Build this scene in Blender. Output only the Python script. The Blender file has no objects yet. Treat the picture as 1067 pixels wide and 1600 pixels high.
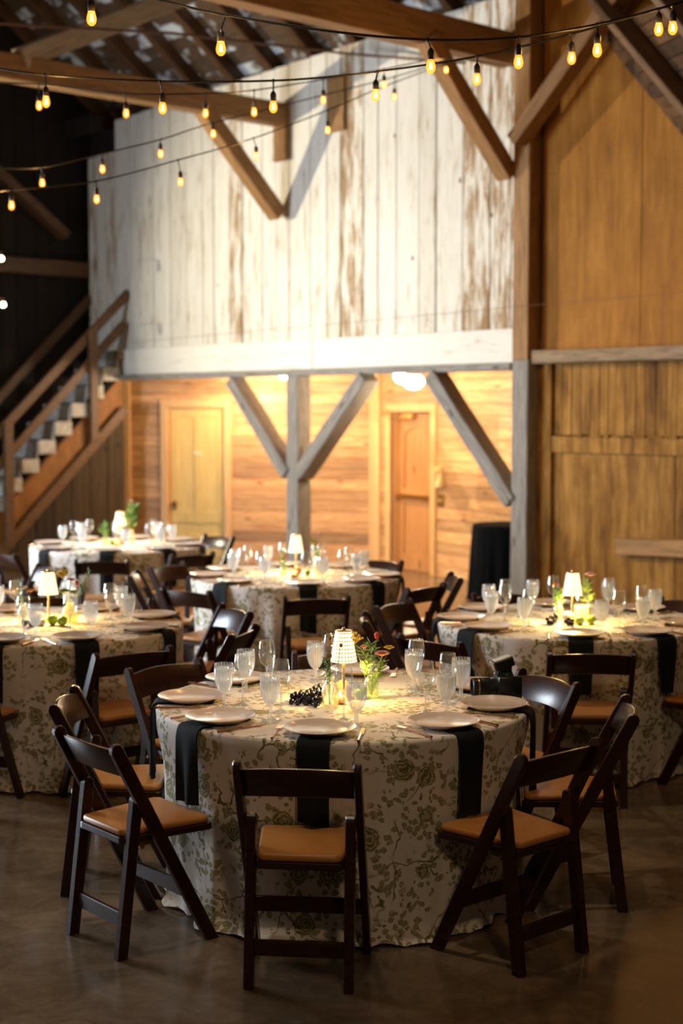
import bpy, bmesh, math, random
from mathutils import Vector, Matrix
random.seed(7)
scn = bpy.context.scene
COL = scn.collection
PI = math.pi
R = math.radians

# ------------------------------------------------------------------ camera
CAM_Z = 1.955
PITCH = math.atan(160 / 2300)
cam_d = bpy.data.cameras.new('camera')
cam = bpy.data.objects.new('camera', cam_d)
COL.objects.link(cam)
cam.location = (0, 0, CAM_Z)
cam.rotation_euler = (PI / 2 - PITCH, 0, 0)
cam_d.sensor_fit = 'VERTICAL'
cam_d.sensor_height = 36
cam_d.lens = 2300 / 1600 * 36
cam_d.dof.use_dof = True
cam_d.dof.focus_distance = 5.65
cam_d.dof.aperture_fstop = 2.0
cam_d.clip_end = 200
scn.camera = cam

# ------------------------------------------------------------------ world, lights, exposure
scn.view_settings.view_transform = 'Standard'
scn.view_settings.look = 'None'
scn.view_settings.gamma = 1
scn.view_settings.use_curve_mapping = False
scn.view_settings.exposure = 1.3
scn.cycles.transparent_max_bounces = 40
scn.cycles.max_bounces = 8
scn.cycles.sample_clamp_indirect = 4.0
wld = bpy.data.worlds.new('barn_air')
scn.world = wld
wld.use_nodes = True
wld.node_tree.nodes['Background'].inputs[0].default_value = (1.0, 0.66, 0.42, 1)
wld.node_tree.nodes['Background'].inputs[1].default_value = 0.014


def aim(o, target):
    d = Vector(target) - o.location
    o.rotation_euler = d.to_track_quat('-Z', 'Y').to_euler()


def area(name, loc, target, sx, sy, energy, col):
    l = bpy.data.lights.new(name, 'AREA')
    l.shape = 'RECTANGLE'
    l.size = sx
    l.size_y = sy
    l.energy = energy
    l.color = col
    o = bpy.data.objects.new(name, l)
    COL.objects.link(o)
    o.location = loc
    aim(o, target)
    return o


def spot(name, loc, target, energy, col, angle, blend=0.6, rad=0.08):
    l = bpy.data.lights.new(name, 'SPOT')
    l.energy = energy
    l.color = col
    l.spot_size = R(angle)
    l.spot_blend = blend
    l.shadow_soft_size = rad
    o = bpy.data.objects.new(name, l)
    COL.objects.link(o)
    o.location = loc
    aim(o, target)
    return o


def point(name, loc, energy, col, rad=0.05):
    l = bpy.data.lights.new(name, 'POINT')
    l.energy = energy
    l.color = col
    l.shadow_soft_size = rad
    o = bpy.data.objects.new(name, l)
    COL.objects.link(o)
    o.location = loc
    return o


# daylight coming through the open barn doors on the left
area('daylight_doors', (-8.0, 11.0, 1.9), (0, 8.2, 0.6), 3.2, 3.0, 420, (0.78, 0.88, 1.0))
# wall-washing spot on the left posts, throwing its light on the white boards
spot('wall_wash_spot', (-8.14, 15.86, 3.85), (1.00, 14.66, 3.3), 1120, (1.0, 0.87, 0.63), 76, 1.0, 0.05)
spot('wall_wash_spot_narrow', (-8.14, 15.86, 3.65), (0.13, 15.6, 3.0), 330, (1.0, 0.93, 0.76), 21, 1.0, 0.05)
# unseen overhead spots, added to light the table tops
spot('table_fill_front', (-0.6, 5.0, 5.6), (0.0, 6.1, 0.76), 125, (1.0, 0.84, 0.66), 34, 1.0, 0.12)
spot('table_fill_left', (-3.4, 9.6, 5.4), (-1.9, 8.1, 0.76), 560, (0.92, 0.96, 1.0), 30, 1.0, 0.12)
spot('table_fill_middle', (-1.6, 11.5, 5.0), (-0.4, 10.5, 0.76), 150, (1.0, 0.92, 0.82), 34, 1.0, 0.12)
spot('table_fill_far', (-3.6, 14.0, 5.0), (-2.0, 12.9, 0.76), 400, (0.9, 0.96, 1.0), 32, 1.0, 0.12)
spot('table_fill_right', (0.6, 9.8, 5.2), (1.4, 8.2, 0.76), 120, (1.0, 0.85, 0.62), 34, 1.0, 0.12)
# unseen warm fill added behind the camera to lift the nearest cloth
spot('cloth_fill_back', (1.2, -2.5, 5.6), (0.2, 5.8, 0.4), 115, (1.0, 0.71, 0.42), 46, 1.0, 0.25)
# warm spot on the plywood wall
spot('plywood_spot', (-1.5, 8.0, 5.0), (2.6, 12.7, 1.7), 210, (1.0, 0.70, 0.34), 36, 0.9, 0.1)


# ------------------------------------------------------------------ helpers: tagging
def tag(o, label, cat, group=None):
    o['label'] = label
    o['category'] = cat
    if group:
        o['group'] = group
    return o


def thing(name, label, cat, loc=(0, 0, 0), rz=0.0, group=None):
    o = bpy.data.objects.new(name, None)
    o.empty_display_size = 0.05
    COL.objects.link(o)
    o.location = loc
    o.rotation_euler = (0, 0, rz)
    return tag(o, label, cat, group)


KIDS = {}


def kids(o):
    return KIDS.get(o.name, [])


def copy_tree(o, parent=None):
    c = o.copy()
    COL.objects.link(c)
    if parent is not None:
        c.parent = parent
        KIDS.setdefault(parent.name, []).append(c)
    for ch in kids(o):
        copy_tree(ch, c)
    return c


def dup(root, loc, rz, label, group=None):
    c = copy_tree(root)
    c.location = loc
    c.rotation_euler = (0, 0, rz)
    c['label'] = label
    if group:
        c['group'] = group
    elif 'group' in c:
        del c['group']
    return c


# ------------------------------------------------------------------ helpers: mesh builder
class MB:
    def __init__(self):
        self.v, self.f = [], []

    def add(self, vs, fs, M=None):
        b = len(self.v)
        self.v += [tuple(M @ Vector(p)) if M else tuple(p) for p in vs]
        self.f += [tuple(b + i for i in f) for f in fs]
        return self

    def box(self, c, s, M=None):
        x, y, z = s[0] / 2, s[1] / 2, s[2] / 2
        vs = [(c[0] + a * x, c[1] + b * y, c[2] + d * z) for d in (-1, 1) for b in (-1, 1) for a in (-1, 1)]
        return self.add(vs, [(0, 2, 3, 1), (4, 5, 7, 6), (0, 1, 5, 4), (2, 6, 7, 3), (0, 4, 6, 2), (1, 3, 7, 5)], M)

    def bar(self, p0, p1, w, h, up=(0, 0, 1)):
        p0, p1 = Vector(p0), Vector(p1)
        x = (p1 - p0).normalized()
        y = Vector(up).cross(x).normalized()
        z = x.cross(y)
        M = Matrix((x, y, z)).transposed().to_4x4()
        M.translation = (p0 + p1) / 2
        return self.box((0, 0, 0), ((p1 - p0).length, w, h), M)

    def prism(self, prof, x0, x1):
        """profile in (y, z), extruded along x"""
        n = len(prof)
        vs = [(x0, p[0], p[1]) for p in prof] + [(x1, p[0], p[1]) for p in prof]
        fs = [tuple(range(n - 1, -1, -1)), tuple(range(n, 2 * n))]
        fs += [(i, (i + 1) % n, n + (i + 1) % n, n + i) for i in range(n)]
        return self.add(vs, fs)

    def lathe(self, prof, n=24, c=(0, 0, 0), rf=None, M=None):
        vs, fs = [], []
        m = len(prof)
        for k, (r, z) in enumerate(prof):
            for i in range(n):
                a = 2 * PI * i / n
                rr = r * (rf(a, z) if rf else 1)
                vs.append((c[0] + rr * math.cos(a), c[1] + rr * math.sin(a), c[2] + z))
        for k in range(m - 1):
            for i in range(n):
                j = (i + 1) % n
                fs.append((k * n + i, k * n + j, (k + 1) * n + j, (k + 1) * n + i))
        if prof[0][0] > 1e-6:
            fs.append(tuple(range(n - 1, -1, -1)))
        if prof[-1][0] > 1e-6:
            fs.append(tuple((m - 1) * n + i for i in range(n)))
        return self.add(vs, fs, M)

    def lathe_open(self, prof, n=24, c=(0, 0, 0), rf=None, M=None):
        vs, fs = [], []
        m = len(prof)
        for k, (r, z) in enumerate(prof):
            for i in range(n):
                a = 2 * PI * i / n
                rr = r * (rf(a, z) if rf else 1)
                vs.append((c[0] + rr * math.cos(a), c[1] + rr * math.sin(a), c[2] + z))
        for k in range(m - 1):
            for i in range(n):
                j = (i + 1) % n
                fs.append((k * n + i, k * n + j, (k + 1) * n + j, (k + 1) * n + i))
        return self.add(vs, fs, M)

    def tube(self, pts, r, n=8, taper=None):
        pts = [Vector(p) for p in pts]
        vs, fs = [], []
        m = len(pts)
        ref = Vector((0.13, 0.31, 0.94))
        for k, p in enumerate(pts):
            t = (pts[min(k + 1, m - 1)] - pts[max(k - 1, 0)]).normalized()
            a = t.cross(ref)
            if a.length < 1e-4:
                a = t.cross(Vector((1, 0, 0)))
            a.normalize()
            b = t.cross(a)
            rr = r if taper is None else r + (taper - r) * k / (m - 1)
            for i in range(n):
                an = 2 * PI * i / n
                vs.append(p + a * rr * math.cos(an) + b * rr * math.sin(an))
        for k in range(m - 1):
            for i in range(n):
                j = (i + 1) % n
                fs.append((k * n + i, k * n + j, (k + 1) * n + j, (k + 1) * n + i))
        fs.append(tuple(range(n - 1, -1, -1)))
        fs.append(tuple((m - 1) * n + i for i in range(n)))
        return self.add(vs, fs)

    def ball(self, c, r, n=12, sc=(1, 1, 1), M=None):
        m = max(4, n // 2)
        prof = [(max(0.0, r * math.sin(PI * k / m)), -r * math.cos(PI * k / m)) for k in range(m + 1)]
        vs, fs = [(0, 0, -r)], []
        for k in range(1, m):
            for i in range(n):
                a = 2 * PI * i / n
                vs.append((prof[k][0] * math.cos(a), prof[k][0] * math.sin(a), prof[k][1]))
        vs.append((0, 0, r))
        for i in range(n):
            fs.append((0, 1 + (i + 1) % n, 1 + i))
            fs.append((len(vs) - 1, len(vs) - 1 - n + i, len(vs) - 1 - n + (i + 1) % n))
        for k in range(m - 2):
            for i in range(n):
                j = (i + 1) % n
                fs.append((1 + k * n + i, 1 + k * n + j, 1 + (k + 1) * n + j, 1 + (k + 1) * n + i))
        vs = [(c[0] + p[0] * sc[0], c[1] + p[1] * sc[1], c[2] + p[2] * sc[2]) for p in vs]
        return self.add(vs, fs, M)

    def build(self, name, mat, parent=None, smooth=None, bevel=0.0, segs=1, uvs=None, mw=None):
        me = bpy.data.meshes.new(name)
        me.from_pydata(self.v, [], self.f)
        if bevel > 0:
            bm = bmesh.new()
            bm.from_mesh(me)
            es = [e for e in bm.edges if len(e.link_faces) == 2 and e.calc_face_angle(0) > R(35)]
            bmesh.ops.bevel(bm, geom=es, offset=bevel, segments=segs, profile=0.5, affect='EDGES', clamp_overlap=True)
            bm.to_mesh(me)
            bm.free()
        elif uvs is None:
            bm = bmesh.new()
            bm.from_mesh(me)
            bmesh.ops.recalc_face_normals(bm, faces=bm.faces)
            bm.to_mesh(me)
            bm.free()
        if uvs is not None:
            ul = me.uv_layers.new(name='UVMap')
            for lp in me.loops:
                ul.data[lp.index].uv = uvs[lp.vertex_index]
        if smooth:
            me.shade_smooth()
            me.set_sharp_from_angle(angle=R(smooth))
        me.materials.append(mat)
        o = bpy.data.objects.new(name, me)
        COL.objects.link(o)
        if mw is not None:
            o.matrix_world = mw
        if parent is not None:
            o.parent = parent
            KIDS.setdefault(parent.name, []).append(o)
        return o


def struct(o):
    o['kind'] = 'structure'
    return o


# ------------------------------------------------------------------ helpers: node materials
class NT:
    def __init__(self, name):
        self.m = bpy.data.materials.new(name)
        self.m.use_nodes = True
        self.t = self.m.node_tree
        self.b = self.t.nodes['Principled BSDF']
        self.out = self.t.nodes['Material Output']

    def n(self, typ, **kw):
        x = self.t.nodes.new(typ)
        for k, v in kw.items():
            setattr(x, k, v)
        return x

    def put(self, sock, val):
        if isinstance(val, bpy.types.NodeSocket):
            self.t.links.new(val, sock)
        elif isinstance(val, (tuple, list)):
            sock.default_value = tuple(val) + ((1,) if len(val) == 3 and len(sock.default_value) == 4 else ())
        else:
            sock.default_value = val

    def set(self, **kw):
        for k, v in kw.items():
            self.put(self.b.inputs[k.replace('_', ' ')], v)
        return self

    def coord(self, kind='Object', scale=(1, 1, 1), rot=(0, 0, 0)):
        c = self.n('ShaderNodeTexCoord')
        mp = self.n('ShaderNodeMapping')
        mp.inputs['Scale'].default_value = scale
        mp.inputs['Rotation'].default_value = rot
        self.t.links.new(c.outputs[kind], mp.inputs[0])
        return mp.outputs[0]

    def noise(self, vec, scale=5, detail=4, rough=0.55, dist=0.0, color=False):
        x = self.n('ShaderNodeTexNoise')
        self.put(x.inputs['Vector'], vec)
        x.inputs['Scale'].default_value = scale
        x.inputs['Detail'].default_value = detail
        x.inputs['Roughness'].default_value = rough
        x.inputs['Distortion'].default_value = dist
        return x.outputs['Color' if color else 'Fac']

    def vor(self, vec, scale=5, feat='F1', out='Distance', rnd=1.0):
        x = self.n('ShaderNodeTexVoronoi', feature=feat)
        self.put(x.inputs['Vector'], vec)
        x.inputs['Scale'].default_value = scale
        x.inputs['Randomness'].default_value = rnd
        return x.outputs[out]

    def math(self, op, a, b=0.0, c=0.0):
        x = self.n('ShaderNodeMath', operation=op)
        self.put(x.inputs[0], a)
        self.put(x.inputs[1], b)
        self.put(x.inputs[2], c)
        return x.outputs[0]

    def ramp(self, fac, stops):
        x = self.n('ShaderNodeValToRGB')
        e = x.color_ramp.elements
        while len(e) < len(stops):
            e.new(0.5)
        for el, (p, c) in zip(e, stops):
            el.position = p
            el.color = (tuple(c) if isinstance(c, (tuple, list)) else (c, c, c)) + (1,)
        self.put(x.inputs[0], fac)
        return x.outputs[0]

    def step(self, v, lo, hi):
        x = self.n('ShaderNodeMapRange', interpolation_type='SMOOTHSTEP')
        self.put(x.inputs[0], v)
        x.inputs[1].default_value = lo
        x.inputs[2].default_value = hi
        return x.outputs[0]

    def mix(self, fac, a, b, mode='MIX'):
        x = self.n('ShaderNodeMix', data_type='RGBA', blend_type=mode)
        self.put(x.inputs[0], fac)
        self.put(x.inputs[6], a)
        self.put(x.inputs[7], b)
        return x.outputs[2]

    def vadd(self, a, b):
        x = self.n('ShaderNodeVectorMath', operation='ADD')
        self.put(x.inputs[0], a)
        self.put(x.inputs[1], b)
        return x.outputs[0]

    def vscale(self, a, s):
        x = self.n('ShaderNodeVectorMath', operation='SCALE')
        self.put(x.inputs[0], a)
        x.inputs[3].default_value = s
        return x.outputs[0]

    def bump(self, h, strength=0.3, dist=0.01):
        x = self.n('ShaderNodeBump')
        self.put(x.inputs['Height'], h)
        x.inputs['Strength'].default_value = strength
        x.inputs['Distance'].default_value = dist
        self.t.links.new(x.outputs[0], self.b.inputs['Normal'])
        return self

    def island(self):
        return self.n('ShaderNodeNewGeometry').outputs['Random Per Island']


def plain(name, col, rough=0.5, metal=0.0, coat=0.0, spec=0.5, var=0.06, scale=30):
    t = NT(name)
    nz = t.noise(t.coord(), scale, 3)
    dark = tuple(c * (1 - var * 2) for c in col)
    t.set(Base_Color=t.mix(nz, dark, tuple(min(1, c * (1 + var)) for c in col)), Roughness=rough, Metallic=metal,
          Coat_Weight=coat, Specular_IOR_Level=spec)
    return t.m


def wood(name, c0, c1, rough=0.6, scale=6, stretch=(1, 9, 9), island=0.0, coat=0.0, knots=None, bump=0.25, spec=0.4):
    """grain runs along local x unless stretch says otherwise"""
    t = NT(name)
    v = t.coord('Object', stretch)
    if island:
        off = t.n('ShaderNodeCombineXYZ')
        isl = t.island()
        t.put(off.inputs[0], t.math('MULTIPLY', isl, 37.0))
        t.put(off.inputs[1], t.math('MULTIPLY', isl, 53.0))
        t.put(off.inputs[2], t.math('MULTIPLY', isl, 29.0))
        v = t.vadd(v, off.outputs[0])
    g = t.noise(v, scale, 6, 0.6, 0.6)
    g2 = t.noise(v, scale * 4, 3, 0.6, 0.2)
    f = t.math('ADD', t.math('MULTIPLY', g, 0.75), t.math('MULTIPLY', g2, 0.25))
    c = t.ramp(f, [(0.3, c0), (0.68, c1)])
    if island:
        k = t.math('ADD', t.math('MULTIPLY', t.math('SUBTRACT', isl, 0.5), island), 1.0)
        c = t.mix(1.0, c, t.ramp(isl, [(0.0, 1 - island), (1.0, 1.0)]), 'MULTIPLY')
    if knots:
        kd = t.vor(t.coord('Object', knots[0]), knots[1], 'F1', 'Distance')
        c = t.mix(t.step(kd, 0.16, 0.05), c, knots[2])
    t.set(Base_Color=c, Roughness=rough, Coat_Weight=coat, Coat_Roughness=0.15, Specular_IOR_Level=spec)
    t.bump(f, bump, 0.004)
    return t.m


M = {}
M['mahogany'] = wood('mahogany_stain', (0.014, 0.004, 0.002), (0.046, 0.011, 0.0045), 0.30, 4, (3, 3, 14), 0, 0.12, bump=0.05, spec=0.4)
M['vinyl'] = plain('tan_vinyl', (0.50, 0.205, 0.045), 0.36, var=0.05, scale=50)
M['brass'] = plain('aged_brass', (0.72, 0.46, 0.16), 0.28, 1.0)
M['steel'] = plain('zinc_steel', (0.5, 0.48, 0.45), 0.35, 1.0)
M['copper'] = plain('rose_gold_metal', (0.66, 0.36, 0.22), 0.25, 1.0)
M['stoneware'] = plain('cream_stoneware', (0.70, 0.565, 0.47), 0.14, coat=0.3, var=0.03)
M['napkin'] = plain('charcoal_linen', (0.012, 0.014, 0.015), 0.85, var=0.15, scale=300, spec=0.2)
M['black_linen'] = plain('black_polyester', (0.004, 0.005, 0.006), 0.9, var=0.15, scale=200, spec=0.05)
M['timber'] = wood('weathered_timber', (0.11, 0.07, 0.036), (0.34, 0.235, 0.14), 0.75, 3, (1.2, 12, 12), knots=((1.2, 5, 5), 1.6, (0.04, 0.025, 0.015)))
M['grey_timber'] = wood('grey_weathered_timber', (0.13, 0.115, 0.10), (0.36, 0.33, 0.30), 0.8, 3, (1.2, 14, 14), knots=((1.2, 5, 5), 1.6, (0.05, 0.035, 0.025)))
M['brown_timber'] = wood('brown_timber', (0.16, 0.078, 0.024), (0.42, 0.22, 0.08), 0.7, 3, (1.2, 12, 12))
M['pale_timber'] = wood('pale_timber', (0.26, 0.19, 0.12), (0.48, 0.37, 0.25), 0.7, 3, (1.2, 12, 12))
M['dark_board'] = wood('dark_barn_boards', (0.005, 0.003, 0.0016), (0.020, 0.010, 0.004), 0.8, 4, (9, 9, 1), 0.6)
M['dark_stain'] = wood('dark_stained_rail', (0.04, 0.018, 0.007), (0.14, 0.065, 0.025), 0.5, 4, (1, 9, 9))
M['roof_deck'] = None
M['pine'] = wood('knotty_pine_boards', (0.40, 0.165, 0.05), (0.82, 0.48, 0.20), 0.5, 2.6, (1.0, 9, 11), 0.5,
                 knots=((1.6, 1.6, 6), 1.35, (0.22, 0.075, 0.02)), bump=0.1)
M['pine_trim'] = wood('pine_trim', (0.58, 0.32, 0.12), (0.72, 0.44, 0.19), 0.5, 2.4, (9, 9, 1), bump=0.08)
M['pine_door'] = wood('stained_pine_door', (0.38, 0.15, 0.045), (0.58, 0.27, 0.09), 0.45, 2.4, (9, 9, 1), 0.12,
                      knots=((5, 5, 1.5), 1.3, (0.15, 0.05, 0.02)), bump=0.1)
M['stair_wood'] = wood('stair_rail_wood', (0.06, 0.028, 0.011), (0.20, 0.10, 0.04), 0.5, 3, (1, 9, 9))
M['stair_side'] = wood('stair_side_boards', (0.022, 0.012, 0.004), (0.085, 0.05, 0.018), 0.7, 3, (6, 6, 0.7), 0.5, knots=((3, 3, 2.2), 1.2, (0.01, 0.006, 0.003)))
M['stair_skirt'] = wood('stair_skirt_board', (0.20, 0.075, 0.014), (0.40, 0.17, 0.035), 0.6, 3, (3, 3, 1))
M['tread'] = wood('painted_tread', (0.32, 0.30, 0.26), (0.72, 0.70, 0.64), 0.7, 4, (2, 2, 2))
M['black_plastic'] = plain('black_camera_plastic', (0.008, 0.008, 0.009), 0.32, var=0.1, scale=200)
M['black_rubber'] = plain('black_rubber', (0.012, 0.012, 0.012), 0.6)
M['cable'] = plain('black_cable', (0.008, 0.006, 0.005), 0.55)
M['socket'] = plain('black_bulb_socket', (0.012, 0.008, 0.006), 0.45)
M['iron'] = plain('rusty_iron', (0.13, 0.06, 0.03), 0.6, 0.5)
M['leaf'] = plain('leaf_green', (0.14, 0.33, 0.05), 0.5, var=0.3)
M['leaf_pale'] = plain('leaf_pale_green', (0.26, 0.40, 0.08), 0.5, var=0.3)
M['stem'] = plain('stem_green', (0.13, 0.24, 0.05), 0.55, var=0.2)
M['dry'] = plain('dried_brown', (0.26, 0.15, 0.05), 0.7, var=0.3, scale=120)
M['yellow_petal'] = plain('yellow_petal', (0.85, 0.58, 0.05), 0.55, var=0.2)
M['salmon'] = plain('salmon_petal', (0.92, 0.40, 0.30), 0.55, var=0.2)
M['red_petal'] = plain('red_petal', (0.70, 0.07, 0.03), 0.5, var=0.2)
M['cream_petal'] = plain('cream_petal', (0.85, 0.72, 0.50), 0.55, var=0.1)
M['pink_petal'] = plain('pink_petal', (0.85, 0.50, 0.42), 0.55, var=0.1)
M['orange_petal'] = plain('orange_petal', (0.85, 0.35, 0.05), 0.5, var=0.15)
M['grape'] = plain('black_grape', (0.012, 0.008, 0.016), 0.22, var=0.3, coat=0.2)
M['peach'] = plain('peach_skin', (0.78, 0.28, 0.08), 0.5, var=0.35, scale=18)
M['lime'] = plain('lime_skin', (0.34, 0.52, 0.05), 0.35, var=0.2)
M['egg'] = plain('ivory_skin', (0.80, 0.70, 0.55), 0.45)
M['wax_green'] = plain('pale_green_wax', (0.62, 0.66, 0.32), 0.45)
M['cream_phone'] = plain('cream_plastic', (0.72, 0.52, 0.22), 0.4)
M['yellow_paint'] = wood('aged_yellow_paint', (0.58, 0.40, 0.13), (0.72, 0.53, 0.20), 0.6, 3, (5, 5, 1), bump=0.05)


def glass(name, tint=(0.97, 0.985, 0.98), gl=0.05, haze=0.0, glint_stripes=False):
    """thin clear glass: transparent film with Fresnel reflection, a little haze when asked"""
    t = NT(name)
    t.t.nodes.remove(t.b)
    tr = t.n('ShaderNodeBsdfTransparent')
    tr.inputs[0].default_value = tint + (1,)
    g = t.n('ShaderNodeBsdfGlossy')
    g.inputs['Roughness'].default_value = 0.04
    g.inputs['Color'].default_value = (1, 1, 1, 1)
    lw = t.n('ShaderNodeLayerWeight')
    lw.inputs[0].default_value = 0.30
    f = t.math('MINIMUM', t.math('ADD', t.math('POWER', lw.outputs['Facing'], 1.7), gl), 0.8)
    mx = t.n('ShaderNodeMixShader')
    t.put(mx.inputs[0], f)
    t.t.links.new(tr.outputs[0], mx.inputs[1])
    t.t.links.new(g.outputs[0], mx.inputs[2])
    last = mx
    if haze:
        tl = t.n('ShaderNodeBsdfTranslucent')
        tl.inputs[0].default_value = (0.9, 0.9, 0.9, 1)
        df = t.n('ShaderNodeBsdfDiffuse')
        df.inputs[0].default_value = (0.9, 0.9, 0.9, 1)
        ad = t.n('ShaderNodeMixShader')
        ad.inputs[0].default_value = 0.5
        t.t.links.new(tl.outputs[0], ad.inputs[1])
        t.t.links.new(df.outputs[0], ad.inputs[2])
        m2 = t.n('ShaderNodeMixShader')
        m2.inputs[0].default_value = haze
        if glint_stripes:
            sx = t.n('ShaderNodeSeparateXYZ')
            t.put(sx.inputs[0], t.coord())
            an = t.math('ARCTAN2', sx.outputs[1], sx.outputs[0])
            wv = t.math('POWER', t.math('ABSOLUTE', t.math('COSINE', t.math('MULTIPLY', an, 10.0))), 4.0)  # glints of the ribs painted in as pale haze stripes
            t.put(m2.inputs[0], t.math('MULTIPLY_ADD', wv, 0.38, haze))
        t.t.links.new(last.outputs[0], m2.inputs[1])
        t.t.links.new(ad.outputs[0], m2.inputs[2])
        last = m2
    t.t.links.new(last.outputs[0], t.out.inputs[0])
    return t.m


M['glass'] = glass('clear_glass', (0.95, 0.97, 0.965), 0.08, 0.03)
M['ribbed_glass'] = glass('ribbed_glass', gl=0.10, haze=0.05, glint_stripes=True)
M['ice_water'] = glass('ice_water', (0.96, 0.98, 0.99), 0.03, 0.32)
M['stem_glass'] = glass('stem_glass', (0.90, 0.92, 0.91), 0.20, 0.14)
M['vase_glass'] = glass('bottle_glass', (0.86, 0.90, 0.84), 0.14, 0.16)
M['green_glass'] = glass('green_bottle_glass', (0.72, 0.86, 0.55), 0.08, 0.10)
M['yellow_glass'] = glass('yellow_bottle_glass', (0.9, 0.8, 0.35), 0.08, 0.25)
M['amber_glass'] = glass('amber_votive_glass', (0.95, 0.75, 0.4), 0.08, 0.15)


def emit(name, col, strength):
    t = NT(name)
    t.set(Base_Color=col, Emission_Color=col, Emission_Strength=strength, Roughness=0.4)
    return t.m


M['filament'] = emit('glowing_filament', (1.0, 0.54, 0.14), 20)
M['globe'] = emit('lit_globe', (1.0, 0.84, 0.55), 9)
M['flame'] = emit('candle_flame', (1.0, 0.62, 0.2), 14)


def bulb_mat():
    t = NT('amber_bulb_glass')
    t.t.nodes.remove(t.b)
    tr = t.n('ShaderNodeBsdfTransparent')
    tr.inputs[0].default_value = (1.0, 0.80, 0.45, 1)
    em = t.n('ShaderNodeEmission')
    em.inputs[0].default_value = (1.0, 0.31, 0.035, 1)
    em.inputs[1].default_value = 1.3
    mx = t.n('ShaderNodeMixShader')
    mx.inputs[0].default_value = 0.55
    t.t.links.new(tr.outputs[0], mx.inputs[1])
    t.t.links.new(em.outputs[0], mx.inputs[2])
    t.t.links.new(mx.outputs[0], t.out.inputs[0])
    return t.m


M['bulb'] = bulb_mat()


def shade_mat():
    t = NT('lit_crystal_shade')
    c = t.coord('UV', (1, 1, 1))
    w = t.vor(c, 16, 'F1', 'Distance', 0.0)
    f = t.step(w, 0.25, 0.6)
    col = t.ramp(f, [(0.0, (1.0, 0.82, 0.50)), (1.0, (0.55, 0.36, 0.15))])
    st = t.math('MULTIPLY_ADD', t.math('SUBTRACT', 1.0, f), 0.95, 0.22)
    t.set(Base_Color=(0.8, 0.7, 0.5), Emission_Color=col, Emission_Strength=st, Roughness=0.15)
    return t.m


M['shade'] = shade_mat()


def floor_mat():
    t = NT('polished_concrete')
    v = t.coord()
    a = t.noise(v, 1.1, 6, 0.65, 0.8)
    b = t.noise(v, 6, 6, 0.7, 1.2)
    f = t.math('ADD', t.math('MULTIPLY', a, 0.6), t.math('MULTIPLY', b, 0.4))
    c = t.ramp(f, [(0.32, (0.070, 0.046, 0.026)), (0.5, (0.175, 0.118, 0.070)), (0.7, (0.33, 0.24, 0.155))])
    t.set(Base_Color=c, Roughness=t.ramp(b, [(0.3, 0.13), (0.7, 0.24)]), Specular_IOR_Level=0.45)
    t.bump(b, 0.05, 0.003)
    return t.m


def white_board_mat(name='worn_white_boards', sx=7, sz=0.9, lo=0.0):
    t = NT(name)
    kx, kz = sx / 7, sz / 0.9
    v = t.coord()
    isl = t.island()
    off = t.n('ShaderNodeCombineXYZ')
    t.put(off.inputs[0], t.math('MULTIPLY', isl, 41.0))
    t.put(off.inputs[2], t.math('MULTIPLY', isl, 17.0))
    vs = t.vadd(t.coord('Object', (sx, 7, sz)), off.outputs[0])
    g = t.noise(vs, 2.2, 8, 0.68, 0.5)
    g2 = t.noise(t.vadd(t.coord('Object', (30 * kx, 30, 2.2 * kz)), off.outputs[0]), 2.0, 5, 0.7, 0.3)
    big = t.noise(v, 0.9, 2)
    wear = t.math('ADD', t.math('MULTIPLY', g, 0.62), t.math('ADD', t.math('MULTIPLY', g2, 0.25), t.math('MULTIPLY', big, 0.13)))
    heavy = t.step(isl, 0.72, 0.95)
    thr = t.math('SUBTRACT', wear, t.math('MULTIPLY', heavy, -0.09))
    m = t.step(thr, 0.55 + lo, 0.655 + lo)
    m2 = t.step(thr, 0.47 + lo, 0.64 + lo)
    white = t.mix(m2, (0.80, 0.77, 0.70), (0.64, 0.57, 0.46))
    white = t.mix(1.0, white, t.ramp(isl, [(0, (0.86, 0.85, 0.83)), (1, (1, 1, 1))]), 'MULTIPLY')
    brown = t.mix(g2, (0.17, 0.085, 0.035), (0.45, 0.29, 0.14))
    nd = t.vor(t.coord('Object', (2.2, 2.2, 1.3)), 1.2, 'F1', 'Distance')
    c = t.mix(m, white, brown)
    c = t.mix(t.step(nd, 0.055, 0.03), c, (0.10, 0.06, 0.03))
    t.set(Base_Color=c, Roughness=0.75, Specular_IOR_Level=0.25)
    t.bump(wear, 0.25, 0.006)
    return t.m


def roof_mat():
    t = NT('roof_deck_boards')
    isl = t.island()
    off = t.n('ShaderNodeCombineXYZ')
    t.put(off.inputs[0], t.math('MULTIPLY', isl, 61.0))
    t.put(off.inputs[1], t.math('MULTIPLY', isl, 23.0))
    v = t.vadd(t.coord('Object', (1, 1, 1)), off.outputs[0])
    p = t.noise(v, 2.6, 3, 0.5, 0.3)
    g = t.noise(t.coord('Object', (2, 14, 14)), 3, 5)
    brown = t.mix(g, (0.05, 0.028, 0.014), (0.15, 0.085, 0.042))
    c = t.mix(t.step(p, 0.50, 0.62), brown, (0.70, 0.74, 0.76))  # pale patches painted in for daylight leaking between the boards
    t.set(Base_Color=c, Roughness=0.85)
    return t.m


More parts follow.
